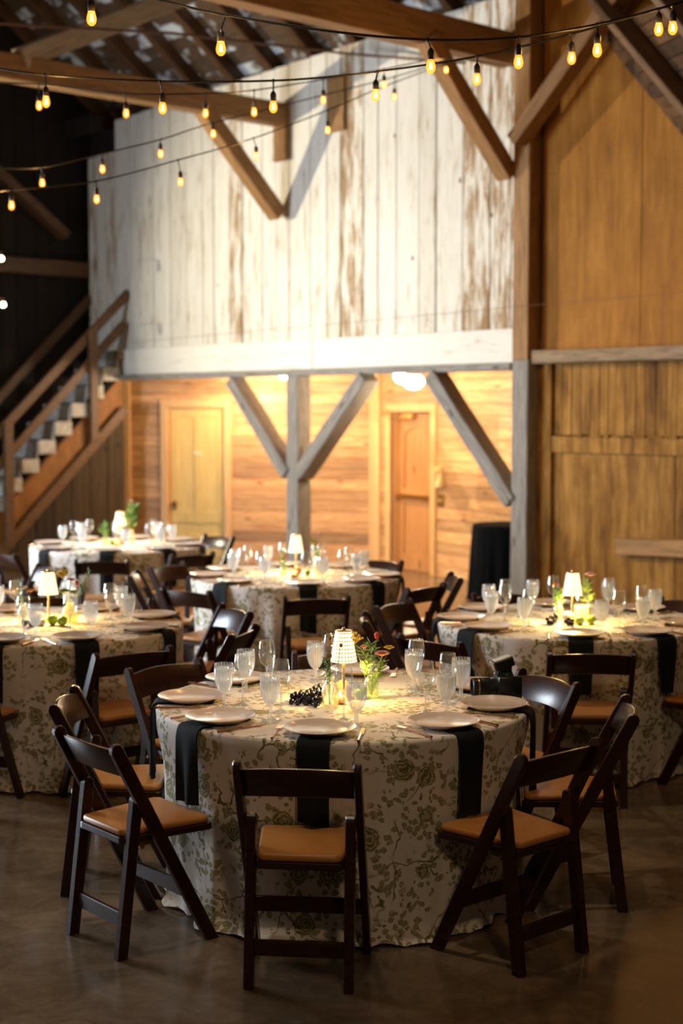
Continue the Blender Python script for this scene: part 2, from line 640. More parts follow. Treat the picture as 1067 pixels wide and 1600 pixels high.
def cloth_mat():
    t = NT('floral_toile_linen')
    p = t.coord('UV')
    wn = t.noise(p, 14, 3, 0.6, 0, True)
    q = t.vadd(p, t.vscale(wn, 0.030))
    q2 = t.vadd(p, t.vscale(t.noise(p, 6, 3, 0.6, 0, True), 0.14))
    d1 = t.vor(q, 5.6, 'F1', 'Distance', 0.85)
    ring = t.noise(p, 40, 2, 0.5)
    pet = t.math('SINE', t.math('MULTIPLY_ADD', d1, 88.0, t.math('MULTIPLY', ring, 16.0)))
    rose = t.math('MULTIPLY', t.step(d1, 0.25, 0.21), t.step(pet, -0.2, 0.5))
    rose_fill = t.step(d1, 0.26, 0.22)
    # leaves gather around every rose
    d2 = t.vor(t.vadd(p, t.vscale(wn, 0.05)), 36, 'F1', 'Distance', 1.0)
    d2c = t.vor(t.vadd(p, t.vscale(wn, 0.05)), 36, 'F1', 'Color', 1.0)
    lm = t.math('MULTIPLY', t.step(d1, 0.66, 0.52), t.step(d1, 0.20, 0.24))
    keep = t.step(t.math('ADD', d2c, t.noise(p, 7, 2)), 0.62, 0.70)
    leaf = t.math('MULTIPLY', t.math('MULTIPLY', t.step(d2, 0.50, 0.40), lm), keep)
    vein = t.step(t.math('SINE', t.math('MULTIPLY_ADD', d2, 40.0, t.math('MULTIPLY', ring, 9.0))), -0.2, 0.6)
    # thin branches joining the sprays
    d3 = t.vor(q2, 4.2, 'DISTANCE_TO_EDGE', 'Distance', 1.0)
    br = t.math('MULTIPLY', t.step(d3, 0.018, 0.008), t.step(t.noise(p, 5, 2), 0.44, 0.54))
    tw = t.vor(t.vadd(p, t.vscale(wn, 0.06)), 15, 'F1', 'Distance', 1.0)
    bud = t.math('MULTIPLY', t.step(tw, 0.20, 0.13), t.step(t.noise(p, 9, 2), 0.50, 0.58))
    ol = t.mix(t.noise(p, 9, 2), (0.115, 0.095, 0.026), (0.26, 0.225, 0.07))
    ol_light = t.mix(t.noise(p, 12, 2), (0.40, 0.36, 0.20), (0.54, 0.49, 0.33))
    base = t.mix(t.noise(p, 5, 3), (0.74, 0.66, 0.58), (0.83, 0.76, 0.69))
    c = t.mix(rose_fill, base, ol_light)
    c = t.mix(br, c, ol)
    c = t.mix(bud, c, ol)
    c = t.mix(leaf, c, t.mix(vein, ol_light, ol))
    c = t.mix(rose, c, ol)
    t.set(Base_Color=c, Roughness=0.8, Specular_IOR_Level=0.2)
    t.bump(t.noise(p, 500, 2), 0.06, 0.001)
    return t.m




def plywood_mat(name, stops):
    t = NT(name)
    isl = t.island()
    off = t.n('ShaderNodeCombineXYZ')
    t.put(off.inputs[0], t.math('MULTIPLY', isl, 41.0))
    t.put(off.inputs[2], t.math('MULTIPLY', isl, 23.0))
    g = t.noise(t.vadd(t.coord('Object', (5, 5, 0.5)), off.outputs[0]), 2.4, 7, 0.65, 0.6)
    fine = t.noise(t.vadd(t.coord('Object', (40, 40, 2.0)), off.outputs[0]), 2.0, 4, 0.6)
    blot = t.noise(t.coord('Object', (1.2, 1.2, 0.8)), 1.6, 5, 0.65, 0.5)
    f = t.math('ADD', t.math('MULTIPLY', g, 0.5), t.math('ADD', t.math('MULTIPLY', fine, 0.15), t.math('MULTIPLY', blot, 0.35)))
    c = t.ramp(f, stops)
    c = t.mix(1.0, c, t.ramp(isl, [(0.0, (0.80, 0.78, 0.76)), (1.0, (1, 1, 1))]), 'MULTIPLY')
    sp = t.vor(t.coord('Object', (6, 6, 3)), 2.0, 'F1', 'Distance')
    c = t.mix(t.step(sp, 0.07, 0.03), c, (0.07, 0.035, 0.012))
    t.set(Base_Color=c, Roughness=0.6, Specular_IOR_Level=0.10)
    t.bump(f, 0.12, 0.004)
    return t.m


M['plywood'] = plywood_mat('stained_plywood', [(0.38, (0.085, 0.034, 0.005)), (0.49, (0.24, 0.108, 0.016)), (0.60, (0.42, 0.22, 0.050))])
M['plywood_upper'] = plywood_mat('orange_plywood', [(0.34, (0.17, 0.068, 0.010)), (0.50, (0.30, 0.124, 0.018)), (0.64, (0.42, 0.19, 0.034))])
M['floor'] = floor_mat()
M['white_board'] = white_board_mat()
M['white_trim'] = white_board_mat('worn_white_trim', 0.9, 6, 0.11)
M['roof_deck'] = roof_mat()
M['side_deck'] = wood('side_roof_boards', (0.045, 0.019, 0.006), (0.19, 0.09, 0.03), 0.9, 3, (2, 2, 2), 0.7)
M['cloth'] = cloth_mat()

# ------------------------------------------------------------------ the barn: a frame along the white wall
U = Vector((-0.669, 0.743, 0)).normalized()      # along the wall to the left, away from the camera
Nn = Vector((-U.y, U.x, 0))                        # out of the wall towards the room
O = Vector((1.734, 13.85, 0))
MW = Matrix((U, Nn, Vector((0, 0, 1)))).transposed().to_4x4()
MW.translation = O


def W(t, s, z):
    return O + U * t + Nn * s + Vector((0, 0, z))


def at(x, y, Y):
    """point at depth Y seen at photo position x, y"""
    a = math.atan(160 / 2300)
    d = Vector((x - 533.5, 2300 * math.cos(a) + (800 - y) * math.sin(a), -2300 * math.sin(a) + (800 - y) * math.cos(a)))
    return Vector((0, 0, CAM_Z)) + d * (Y / d.y)


# floor
fl = MB()
fl.box((0, 11, -0.05), (34, 34, 0.1))
struct(fl.build('floor', M['floor']))

# white board wall (upper, loft front)
w = MB()
x = -0.02
rr = random.Random(3)
while x < 7.55:
    bw = rr.choice([0.24, 0.27, 0.30, 0.33, 0.36, 0.22])
    x1 = min(x + bw, 7.6)
    top = 5.86 - 0.034 * x
    if x > 6.85:
        top -= 0.38
    w.box(((x + x1) / 2, -0.06 + rr.uniform(-0.006, 0.004), (2.60 + top) / 2), (x1 - x - 0.010, 0.03, top - 2.60))
    x = x1
struct(w.build('wall_back', M['white_board'], mw=MW, bevel=0.004))
bk = MB()
bk.box((3.75, -0.11, 4.1), (7.7, 0.03, 3.0))
struct(bk.build('wall_back_lining', M['dark_board'], mw=MW))
# white trim plank along its foot, in two lengths
for i, (a, b) in enumerate([(0.02, 3.05), (3.06, 7.05)]):
    tb = MB()
    tb.box(((a + b) / 2, -0.015, 2.555), (b - a, 0.06, 0.33))
    struct(tb.build('trim_%d' % (i + 1), M['white_trim'], mw=MW, bevel=0.006))


def beam(name, p0, p1, w, h, mat, label, cat='beam', up=(0, 0, 1), group=None, bevel=0.008):
    p0, p1 = Vector(p0), Vector(p1)
    x = (p1 - p0).normalized()
    y = Vector(up).cross(x).normalized()
    z = x.cross(y)
    m = Matrix((x, y, z)).transposed().to_4x4()
    m.translation = (p0 + p1) / 2
    b = MB()
    L = (p1 - p0).length
    # slightly uneven old timber: several cross sections
    n = 9
    vs, fs = [], []
    rb = random.Random(hash((round(L, 3), round(w, 3), name)) % 9999 if False else int(L * 1000) + int(p0.x * 100))
    for k in range(n):
        xx = -L / 2 + L * k / (n - 1)
        a = w / 2 + rb.uniform(-0.004, 0.003)
        c = h / 2 + rb.uniform(-0.004, 0.003)
        vs += [(xx, -a, -c), (xx, a, -c), (xx, a, c), (xx, -a, c)]
    for k in range(n - 1):
        for i in range(4):
            j = (i + 1) % 4
            fs.append((k * 4 + i, k * 4 + j, k * 4 + 4 + j, k * 4 + 4 + i))
    fs += [(3, 2, 1, 0), tuple((n - 1) * 4 + i for i in range(4))]
    b.add(vs, fs)
    o = b.build(name, mat, bevel=bevel, mw=m)
    if label:
        tag(o, label, cat, group)
    return o


# header, posts, braces under the loft
beam('header_beam', W(7.2, 0.0, 2.36), W(0.12, 0.0, 2.36), 0.2, 0.07, M['grey_timber'],
     'thin grey header beam under the white boards, spanning the lit recess')
beam('timber_post', W(0.0, 0.0, 0), W(0.0, 0.0, 2.42), 0.2, 0.2, M['grey_timber'],
     'grey timber post at the right end of the recess, beside the plywood wall', 'post', up=U)
beam('timber_post', W(3.30, 0.0, 0), W(3.30, 0.0, 2.325), 0.2, 0.2, M['grey_timber'],
     'grey timber post in the middle of the recess with a brace on each side', 'post', up=U)
beam('timber_post', W(0.02, -0.02, 2.42), W(0.02, -0.02, 6.2), 0.2, 0.2, M['brown_timber'],
     'tall brown upper post between white boards and orange plywood', 'post', up=U)
beam('timber_post', W(7.25, -0.1, 0), W(7.25, -0.1, 2.32), 0.22, 0.22, M['dark_board'],
     'dark post at the left end of the recess beside the stairs', 'post', up=U)
beam('knee_brace', W(3.40, 0.02, 1.24), W(4.42, 0.02, 2.30), 0.15, 0.21, M['grey_timber'],
     'grey brace rising left from the middle post', 'brace', up=Nn)
beam('knee_brace', W(3.20, 0.02, 1.24), W(2.14, 0.02, 2.30), 0.15, 0.21, M['grey_timber'],
     'grey brace rising right from the middle post', 'brace', up=Nn)
beam('knee_brace', W(0.10, 0.02, 1.08), W(1.18, 0.02, 2.30), 0.15, 0.21, M['grey_timber'],
     'grey brace rising left from the right-hand post under the header', 'brace', up=Nn)

# tie beams out of the wall and their braces
beam('tie_beam', W(3.60, -0.05, 5.20), W(3.60, 12.5, 5.20), 0.2, 0.24, M['brown_timber'],
     'long brown tie beam crossing the upper left, ending at the wall above the left brace')
beam('knee_brace', W(3.60, 0.04, 4.10), W(3.60, 1.06, 5.12), 0.16, 0.17, M['brown_timber'],
     'brown brace propping the left tie beam off the white wall', 'brace', up=U)
beam('tie_beam', W(0.30, -0.05, 5.32), W(0.30, 12.5, 5.32), 0.2, 0.30, M['brown_timber'],
     'thick brown tie beam at the top right, ending at the upper post')
beam('knee_brace', W(0.20, 0.06, 4.14), W(0.20, 1.14, 5.22), 0.16, 0.17, M['brown_timber'],
     'brown brace propping the right tie beam off the white wall', 'brace', up=U)
beam('wall_post_stub', W(3.60, 0.0, 4.70), W(3.60, 0.0, 5.08), 0.05, 0.22, M['brown_timber'],
     'short brown block on the white wall under the left tie beam end', 'block', up=U)
beam('wall_post_stub', W(2.70, -0.03, 4.90), W(2.70, -0.03, 5.48), 0.05, 0.27, M['brown_timber'],
     'brown bare block on the white wall between the two tie beams', 'block', up=U)
beam('knee_brace', W(0.02, 0.14, 4.42), W(-1.50, 0.14, 5.86), 0.14, 0.19, M['brown_timber'],
     'pale brace rising right from the upper post in front of plywood', 'brace', up=Nn)
beam('roof_strut', at(30, 92, 14.3), at(300, -12, 16.5), 0.14, 0.20, M['pale_timber'],
     'pale strut slanting up to the roof in the upper left corner', 'beam')
beam('wall_plate', W(0.0, 0.05, 6.02), W(-3.6, 0.05, 6.02), 0.2, 0.2, M['timber'],
     'brown wall plate at the top of the plywood wall', 'beam')
# slim iron tie rod across the top
b = MB()
b.tube([at(-10, 36, 12.5), at(270, 52, 14.0), at(545, 84, 15.4), at(800, 104, 14.2)], 0.014, 8)
tag(b.build('tie_rod', M['iron'], smooth=40), 'thin rusty rod running across the roof space', 'rod')
b = MB()
b.tube([at(205, 535, 17.0), at(520, 506, 15.0), at(820, 478, 13.4), at(1080, 455, 11.8)], 0.002, 6)
tag(b.build('guy_wire', M['iron'], smooth=40), 'faint thin wire stretched across the white and plywood walls', 'wire')

# right wall: plywood sheets over and under a grey rail
pw = MB()
for a, b_ in [(-0.10, -1.22), (-1.225, -2.44), (-2.445, -3.66), (-3.665, -4.88), (-4.885, -7.0)]:
    pw.box(((a + b_) / 2, -0.10, 4.45), (abs(b_ - a), 0.02, 4.1))
struct(pw.build('wall_right_upper', M['plywood_upper'], mw=MW, bevel=0.003))
pw = MB()
for a, b_ in [(-0.10, -0.26)]:
    pw.box(((a + b_) / 2, -0.07, 1.2), (abs(b_ - a), 0.05, 2.42))
xx = -0.26
rr = random.Random(11)
while xx > -7.0:                                    # grooved boards above the batten
    bw = rr.choice([0.09, 0.10, 0.11])
    pw.box((xx - bw / 2, -0.10 + rr.uniform(-0.004, 0.004), 2.05), (bw - 0.004, 0.02, 0.66))
    xx -= bw
for a, b_ in [(-0.265, -1.62), (-1.625, -4.2), (-4.205, -7.0)]:
    pw.box(((a + b_) / 2, -0.10, 0.80), (abs(b_ - a), 0.02, 1.60))
struct(pw.build('wall_right', M['plywood'], mw=MW, bevel=0.003))
beam('wall_rail', W(-0.11, 0.0, 2.44), W(-7.0, 0.0, 2.44), 0.14, 0.12, M['timber'],
     'long weathered rail across the plywood wall level with the header')
bt = MB()
bt.box((-3.4, -0.075, 1.635), (6.3, 0.035, 0.15))
xx = -0.55
while xx > -6.4:                                    # splintered upper edge
    L = rr.uniform(0.05, 0.18)
    bt.box((xx - L / 2, -0.065, 1.715), (L, 0.045, rr.uniform(0.012, 0.03)))
    xx -= L + rr.uniform(0.02, 0.10)
tag(bt.build('wall_batten', M['plywood'], mw=MW, bevel=0.003), 'flat batten with a splintered upper edge across the plywood', 'batten')
beam('wall_plank', W(-1.06, -0.03, 0.735), W(-3.2, -0.03, 0.83), 0.09, 0.15, M['brown_timber'],
     'loose brown plank fixed low across the plywood wall behind the right table', 'plank')

# recess: pine walls, ceiling, end wall
CORN = Vector((0.44, 18.3, 0))
LEFT = W(7.1, -0.15, 0)
RDIR = Vector((0.545, -0.838, 0)).normalized()
REND = CORN + RDIR * 3.7


def wall_frame(p0, p1):
    x = (p1 - p0).normalized()
    y = Vector((0, 0, 1)).cross(x)
    m = Matrix((x, y, Vector((0, 0, 1)))).transposed().to_4x4()
    m.translation = p0
    return m, (p1 - p0).length


def pine_wall(name, p0, p1, top, seed, holes=()):
    m, L = wall_frame(p0, p1)
    b = MB()
    r_ = random.Random(seed)
    z = 0.0
    while z < top:
        h = 0.135
        segs = [(0.0, L)]
        for (a, c, ht) in holes:
            if z < ht:
                segs = [s for q in segs for s in ((q[0], min(q[1], a)), (max(q[0], c), q[1])) if s[1] - s[0] > 0.02]
        for (a, c) in segs:
            cut = r_.uniform(a + 0.3, c - 0.3) if c - a > 1.6 and r_.random() < 0.5 else None
            for (s0, s1) in ([(a, cut), (cut, c)] if cut else [(a, c)]):
                b.box(((s0 + s1) / 2, 0.012, z + h / 2), (s1 - s0 - 0.002, 0.024, h - 0.004))
        z += h
    struct(b.build(name, M['pine'], mw=m, bevel=0.003))
    return m, L


mL, LL = pine_wall('wall_recess_left', CORN, LEFT, 2.45, 5, [(1.98, 2.79, 2.0)])
mR, LR = pine_wall('wall_recess_right', REND, CORN, 2.45, 6, [(2.50, 3.38, 1.96)])
mE, LE = pine_wall('wall_recess_end', W(-0.2, -0.2, 0), REND, 2.45, 8)
b = MB()
rc = [W(7.2, -0.12, 2.46), LEFT + Vector((0, 0, 2.46)), CORN + Vector((0, 0, 2.46)), REND + Vector((0, 0, 2.46)), W(-0.2, -0.12, 2.46)]
n_ = len(rc)
b.add(list(rc) + [p + Vector((0, 0, 0.05)) for p in rc],
      [tuple(range(n_)), tuple(range(2 * n_ - 1, n_ - 1, -1))] + [(i, (i + 1) % n_, n_ + (i + 1) % n_, n_ + i) for i in range(n_)])
struct(b.build('ceiling_recess', M['pine']))
# trims and corner boards
for i, (m, xs) in enumerate([(mL, [(0.03, 0.12)]), (mR, [(LR - 0.06, 0.12)])]):
    b = MB()
    for (xc, wd) in xs:
        b.box((xc, 0.035, 1.22), (wd, 0.03, 2.44))
    struct(b.build('trim_%d' % (i + 3), M['pine_trim'], mw=m, bevel=0.003))
b = MB()
b.box((LL - 0.10, 0.04, 1.22), (0.16, 0.03, 2.44))
struct(b.build('trim_5', M['pine_trim'], mw=mL, bevel=0.003))


def door_set(name, m, x0, x1, top, face_mat, depth, casing):
    """structure: a door with casing, panels and hardware"""
    fr = MB()
    cw = 0.10
    for (a, c) in ((x0 - cw, x0), (x1, x1 + cw)):
        fr.box(((a + c) / 2, 0.035, top / 2), (cw, 0.035, top))
    fr.box(((x0 + x1) / 2, 0.035, top + cw / 2), (x1 - x0 + 2 * cw, 0.035, cw))
    for xx_ in (x0, x1):
        fr.box((xx_, -depth / 2, top / 2), (0.025, depth, top))
    fr.box(((x0 + x1) / 2, -depth / 2, top), (x1 - x0, depth, 0.025))
    d = MB()
    d.box(((x0 + x1) / 2, -depth, top / 2), (x1 - x0, 0.03, top))
    do = struct(d.build(name, face_mat, mw=m))
    inv = m.inverted() @ do.matrix_world
    f = fr.build('door_casing', casing, parent=do, bevel=0.004)
    return do


mLm = mL
d1 = door_set('door_1', mL, 2.0, 2.77, 1.98, M['yellow_paint'], 0.05, M['pine_trim'])
p = MB()     # raised stiles and rails
yy = -0.028
for (xa, xb) in ((2.02, 2.12), (2.33, 2.43), (2.65, 2.75)):
    p.box(((xa + xb) / 2, yy, 1.22), (xb - xa, 0.018, 1.48))
for za, zb in ((0.06, 0.18), (0.50, 0.64), (1.86, 1.96), (0.28, 0.34)):
    p.box((2.385, yy, (za + zb) / 2), (0.73, 0.017, zb - za))
p.build('door_panel', M['yellow_paint'], parent=d1, bevel=0.004)
p = MB()
p.box((2.385, -0.015, 1.40), (0.10, 0.006, 0.03))
p.build('door_plate', M['cream_petal'], parent=d1)
p = MB()
p.box((2.70, -0.012, 0.72), (0.03, 0.02, 0.12))
p.ball((2.70, 0.02, 0.74), 0.028, 12)
p.build('door_handle', M['iron'], parent=d1, smooth=40)
d2 = door_set('door_2', mR, 2.53, 3.35, 1.93, M['pine_door'], 0.11, M['pine_trim'])
p = MB()
yy = -0.088
for (xa, xb) in ((2.54, 2.65), (3.23, 3.34)):
    p.box(((xa + xb) / 2, yy, 0.965), (xb - xa, 0.02, 1.91))
for za, zb in ((0.01, 0.2), (0.82, 1.0), (1.76, 1.92)):
    p.box((2.94, yy, (za + zb) / 2), (0.60, 0.019, zb - za))
arch = [(2.65 + 0.58 * k / 12, 1.76 - 0.12 * (1 - math.sin(PI * k / 12)) * 0.9) for k in range(13)]
vs = [(a, yy - 0.009, z_) for a, z_ in arch] + [(a, yy - 0.009, 1.78) for a, z_ in arch]
vs += [(a, yy + 0.009, z_) for a, z_ in arch] + [(a, yy + 0.009, 1.78) for a, z_ in arch]
fs = []
for k in range(12):
    fs += [(k, k + 1, 14 + k, 13 + k), (26 + k + 1, 26 + k, 39 + k, 40 + k), (k + 1, k, 26 + k, 27 + k)]
p.add(vs, fs)
p.build('door_panel', M['pine_door'], parent=d2, bevel=0.0)
p = MB()
p.box((2.94, -0.045, 0.91), (0.76, 0.06, 0.05))
p.box((2.60, -0.05, 0.91), (0.08, 0.07, 0.08))
p.build('push_bar', M['brass'], parent=d2, bevel=0.006)
p = MB()
p.box((3.10, -0.04, 1.875), (0.24, 0.06, 0.06))
p.bar((3.05, 0.02, 1.85), (3.40, 0.10, 1.90), 0.025, 0.012)
p.bar((3.40, 0.10, 1.90), (3.38, 0.04, 1.96), 0.025, 0.012)
p.build('door_closer', M['brass'], parent=d2, bevel=0.004)
p = MB()
p.box((2.33, 0.05, 1.17), (0.085, 0.05, 0.25))
p.box((2.33, 0.085, 1.26), (0.07, 0.03, 0.06))
p.box((2.33, 0.085, 1.08), (0.07, 0.03, 0.06))
tag(p.build('wall_phone', M['cream_phone'], mw=mR, bevel=0.008, segs=2), 'cream wall phone on the pine wall right of the pine door', 'phone')
p = MB()
p.box((2.33, 0.032, 0.90), (0.11, 0.015, 0.14))
sw = p.build('switch_plate', M['brass'], mw=mR, bevel=0.003)
tag(sw, 'small brass switch plate below the cream wall phone', 'switch')
p = MB()
p.box((2.305, 0.045, 0.90), (0.012, 0.014, 0.03))
p.box((2.355, 0.045, 0.90), (0.012, 0.014, 0.03))
p.build('toggle', M['cream_phone'], parent=sw, bevel=0.002)

# ceiling lamps in the recess
GL = [(at(631, 588, 16.3), 'frosted globe lamp on the recess ceiling, further left of the lit pair'),
      (at(646, 596, 15.6), 'frosted globe lamp on the recess ceiling, nearer and right of the lit pair'),
      (at(443, 588, 17.4), 'small frosted globe lamp half hidden behind the middle post')]
for i, (g, lab) in enumerate(GL):
    r_ = (0.115, 0.115, 0.05)[i]
    t = thing('ceiling_lamp', lab, 'lamp', (g.x, g.y, 2.46))
    gz = g.z - 2.46
    q = MB()
    q.ball((0, 0, gz), r_, 20, (1, 1, 0.72))
    q.build('globe', M['globe'], parent=t, smooth=60)
    q = MB()
    q.lathe([(r_ * 0.7, gz + r_ * 0.55), (r_ * 0.8, gz + r_ * 0.8), (r_ * 0.8, 0.0)], 20)
    q.build('lamp_base', M['brass'], parent=t, smooth=40)
    point('globe_light', (g.x, g.y, g.z - 0.16), (18, 18, 34)[i], (1.0, 0.81, 0.55), 0.08)
point('recess_fill_light', (-1.25, 18.1, 2.1), 26, (1.0, 0.80, 0.54), 0.1)  # added fill for the left pine wall, no fixture there

# left dark barn wall with a rail and a brace
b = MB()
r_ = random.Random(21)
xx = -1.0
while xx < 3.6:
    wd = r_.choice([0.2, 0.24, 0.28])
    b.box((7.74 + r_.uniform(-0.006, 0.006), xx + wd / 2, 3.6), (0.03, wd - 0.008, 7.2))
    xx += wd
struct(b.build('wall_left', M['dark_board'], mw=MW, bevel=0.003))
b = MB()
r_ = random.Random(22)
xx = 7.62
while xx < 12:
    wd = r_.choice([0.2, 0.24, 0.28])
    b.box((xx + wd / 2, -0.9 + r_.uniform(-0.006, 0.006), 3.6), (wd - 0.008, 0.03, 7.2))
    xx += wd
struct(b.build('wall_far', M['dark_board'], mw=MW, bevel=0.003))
beam('wall_rail', W(7.64, -0.05, 3.78), W(7.64, 3.4, 3.78), 0.12, 0.2, M['dark_stain'],
     'dark rail high on the left barn wall beyond the stairs')
beam('knee_brace', W(7.62, 0.3, 4.2), W(7.62, 2.2, 5.6), 0.12, 0.2, M['dark_stain'],
     'dark brace on the left barn wall under the eave', 'brace', up=U)
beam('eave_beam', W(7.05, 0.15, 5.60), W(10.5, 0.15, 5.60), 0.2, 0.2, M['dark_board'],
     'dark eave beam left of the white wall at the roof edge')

for (px, py, lab) in ((2, 404, 'tiny white lamp high on the dark left wall, above its twin'), (5, 476, 'tiny white lamp on the dark left wall over the stair rail')):
    g = at(px, py, 17.6)
    t = thing('wall_lamp', lab, 'lamp', g)
    q = MB()
    q.ball((0, 0, 0), 0.03, 14)
    q.build('globe', M['globe'], parent=t, smooth=60)
    q = MB()
    q.lathe([(0.012, 0.025), (0.020, 0.03), (0.020, 0.07)], 14)
    q.tube([(0, 0, 0.06), (-0.12, 0.05, 0.09), (-0.55, 0.2, 0.09)], 0.006, 6)
    q.build('bracket', M['iron'], parent=t)

# roof: rafters and deck boards falling away behind the white wall
K = 0.758


def roof_z(s):
    return 6.02 + K * s


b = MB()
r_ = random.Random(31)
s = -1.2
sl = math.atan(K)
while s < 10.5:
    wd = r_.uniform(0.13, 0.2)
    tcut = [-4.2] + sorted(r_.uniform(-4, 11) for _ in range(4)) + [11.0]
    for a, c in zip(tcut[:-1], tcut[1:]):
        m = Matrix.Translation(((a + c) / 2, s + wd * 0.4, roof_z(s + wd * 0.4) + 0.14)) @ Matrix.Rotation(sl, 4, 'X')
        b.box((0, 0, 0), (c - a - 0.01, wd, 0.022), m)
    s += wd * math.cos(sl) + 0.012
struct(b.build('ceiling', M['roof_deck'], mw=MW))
k = 0
tt = -3.9
while tt < 10.8:
    beam('rafter', W(tt, -1.0, roof_z(-1.0) + 0.03), W(tt, 10.4, roof_z(10.4) + 0.03), 0.10, 0.17, M['dark_stain'],
         'dark slanting rafter under the pale-patched roof boards', 'rafter', group='roof rafters')
    tt += 0.72
# lower roof on the right, meeting the plywood wall along a slanting line
P0 = W(-0.80, -0.085, 5.21)
LD = W(-1.76, -0.085, 4.14) - P0
LL_ = LD.length
LD = LD.normalized()
DD = Vector((0.27, -0.963, 0)).normalized()
NR = LD.cross(DD).normalized()
if NR.z < 0:
    NR = -NR
b = MB()
r_ = random.Random(41)
d = -0.1
while d < 4.6:
    wd = r_.uniform(0.11, 0.16)
    y0 = 0.0
    while y0 < 5.0:
        y1 = min(5.0, y0 + r_.uniform(0.9, 2.2))
        q0 = P0 + LD * d + DD * y0 + NR * r_.uniform(0.0, 0.008)
        cs = [q0, q0 + LD * wd, q0 + LD * wd + DD * (y1 - y0 - 0.006), q0 + DD * (y1 - y0 - 0.006)]
        b.add(cs + [c + NR * 0.02 for c in cs], [(3, 2, 1, 0), (4, 5, 6, 7), (0, 1, 5, 4), (1, 2, 6, 5), (2, 3, 7, 6), (3, 0, 4, 7)])
        y0 = y1
    d += wd + 0.012
struct(b.build('ceiling_right', M['side_deck']))
for i, s in enumerate((0.55, 1.35, 2.15, 2.95)):
    q0 = P0 + DD * s - NR * 0.09
    beam('side_rafter', q0 - LD * 0.5, q0 + LD * 4.4, 0.09, 0.16, M['stair_wood'],
         'brown rafter of the low side roof over the plywood wall', 'rafter', up=NR, group='side roof rafters')

# ------------------------------------------------------------------ stairs
st = thing('staircase', 'wooden staircase with pale treads rising to the loft at the left', 'staircase')
SX, SR, SN = 6.55, 0.235, 0.226      # tread centre line (t), run, rise
TZ = 2.70
for k in range(11):
    s0 = 0.10 + SR * k
    z = TZ - SN * (k + 1)
    if z < 0.15:
        break
    q = MB()
    q.box((7.03, s0 + SR / 2, z - 0.02), (0.64, SR + 0.03, 0.04))
    rs = MB()
    rs.box((7.03, s0 + 0.01, z + SN / 2), (0.62, 0.02, SN - 0.04))
    rs.build('riser', M['tread'], mw=MW).parent = st
    # visible end block painted pale
    q.box((6.705, s0 + SR / 2, z - SN * 0.32), (0.03, SR, SN * 0.75))
    o = q.build('tread', M['tread'], mw=MW, bevel=0.004)
    o.parent = st
q = MB()
q.box((7.03, 0.02, TZ - 0.06), (0.66, 0.2, 0.12))
q.build('landing', M['timber'], mw=MW, bevel=0.006).parent = st
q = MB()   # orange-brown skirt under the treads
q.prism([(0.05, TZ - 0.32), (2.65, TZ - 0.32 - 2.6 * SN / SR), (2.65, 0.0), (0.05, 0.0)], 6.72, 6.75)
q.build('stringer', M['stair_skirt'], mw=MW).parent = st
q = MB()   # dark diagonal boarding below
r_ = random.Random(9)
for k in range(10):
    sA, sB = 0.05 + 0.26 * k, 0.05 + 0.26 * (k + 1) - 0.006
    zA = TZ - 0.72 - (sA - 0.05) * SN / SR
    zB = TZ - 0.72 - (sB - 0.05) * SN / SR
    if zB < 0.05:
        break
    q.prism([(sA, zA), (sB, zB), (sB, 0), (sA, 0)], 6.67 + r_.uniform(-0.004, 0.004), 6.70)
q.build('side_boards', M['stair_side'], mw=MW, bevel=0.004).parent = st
q = MB()
q.bar((6.65, 0.05, TZ - 0.74), (6.65, 2.65, TZ - 0.74 - 2.6 * SN / SR), 0.04, 0.12)
q.build('side_trim', M['stair_wood'], mw=MW, bevel=0.004).parent = st
for nm, tx, dz, s1 in (('handrail', 6.69, 0.80, 2.6), ('mid_rail', 6.69, 0.40, 2.0)):
    q = MB()
    q.bar((tx, -0.05 if dz > 0.5 else 0.02, TZ + dz - 0.06), (tx, s1, TZ + dz - 0.06 - s1 * SN / SR), 0.05, 0.11)
    q.build(nm, M['stair_wood'], mw=MW, bevel=0.006).parent = st
for sp, top, bot in ((0.52, TZ + 0.25, TZ - 1.15), (1.72, TZ - 0.9, TZ - 2.4)):
    q = MB()
    q.box((6.64, sp, (top + bot) / 2), (0.07, 0.11, top - bot))
    q.build('baluster', M['stair_wood'], mw=MW, bevel=0.006).parent = st
q = MB()
q.bar((7.58, -0.05, TZ + 0.72), (7.58, 2.6, TZ + 0.72 - 2.65 * SN / SR), 0.05, 0.12)
q.build('far_handrail', M['dark_stain'], mw=MW, bevel=0.006).parent = st

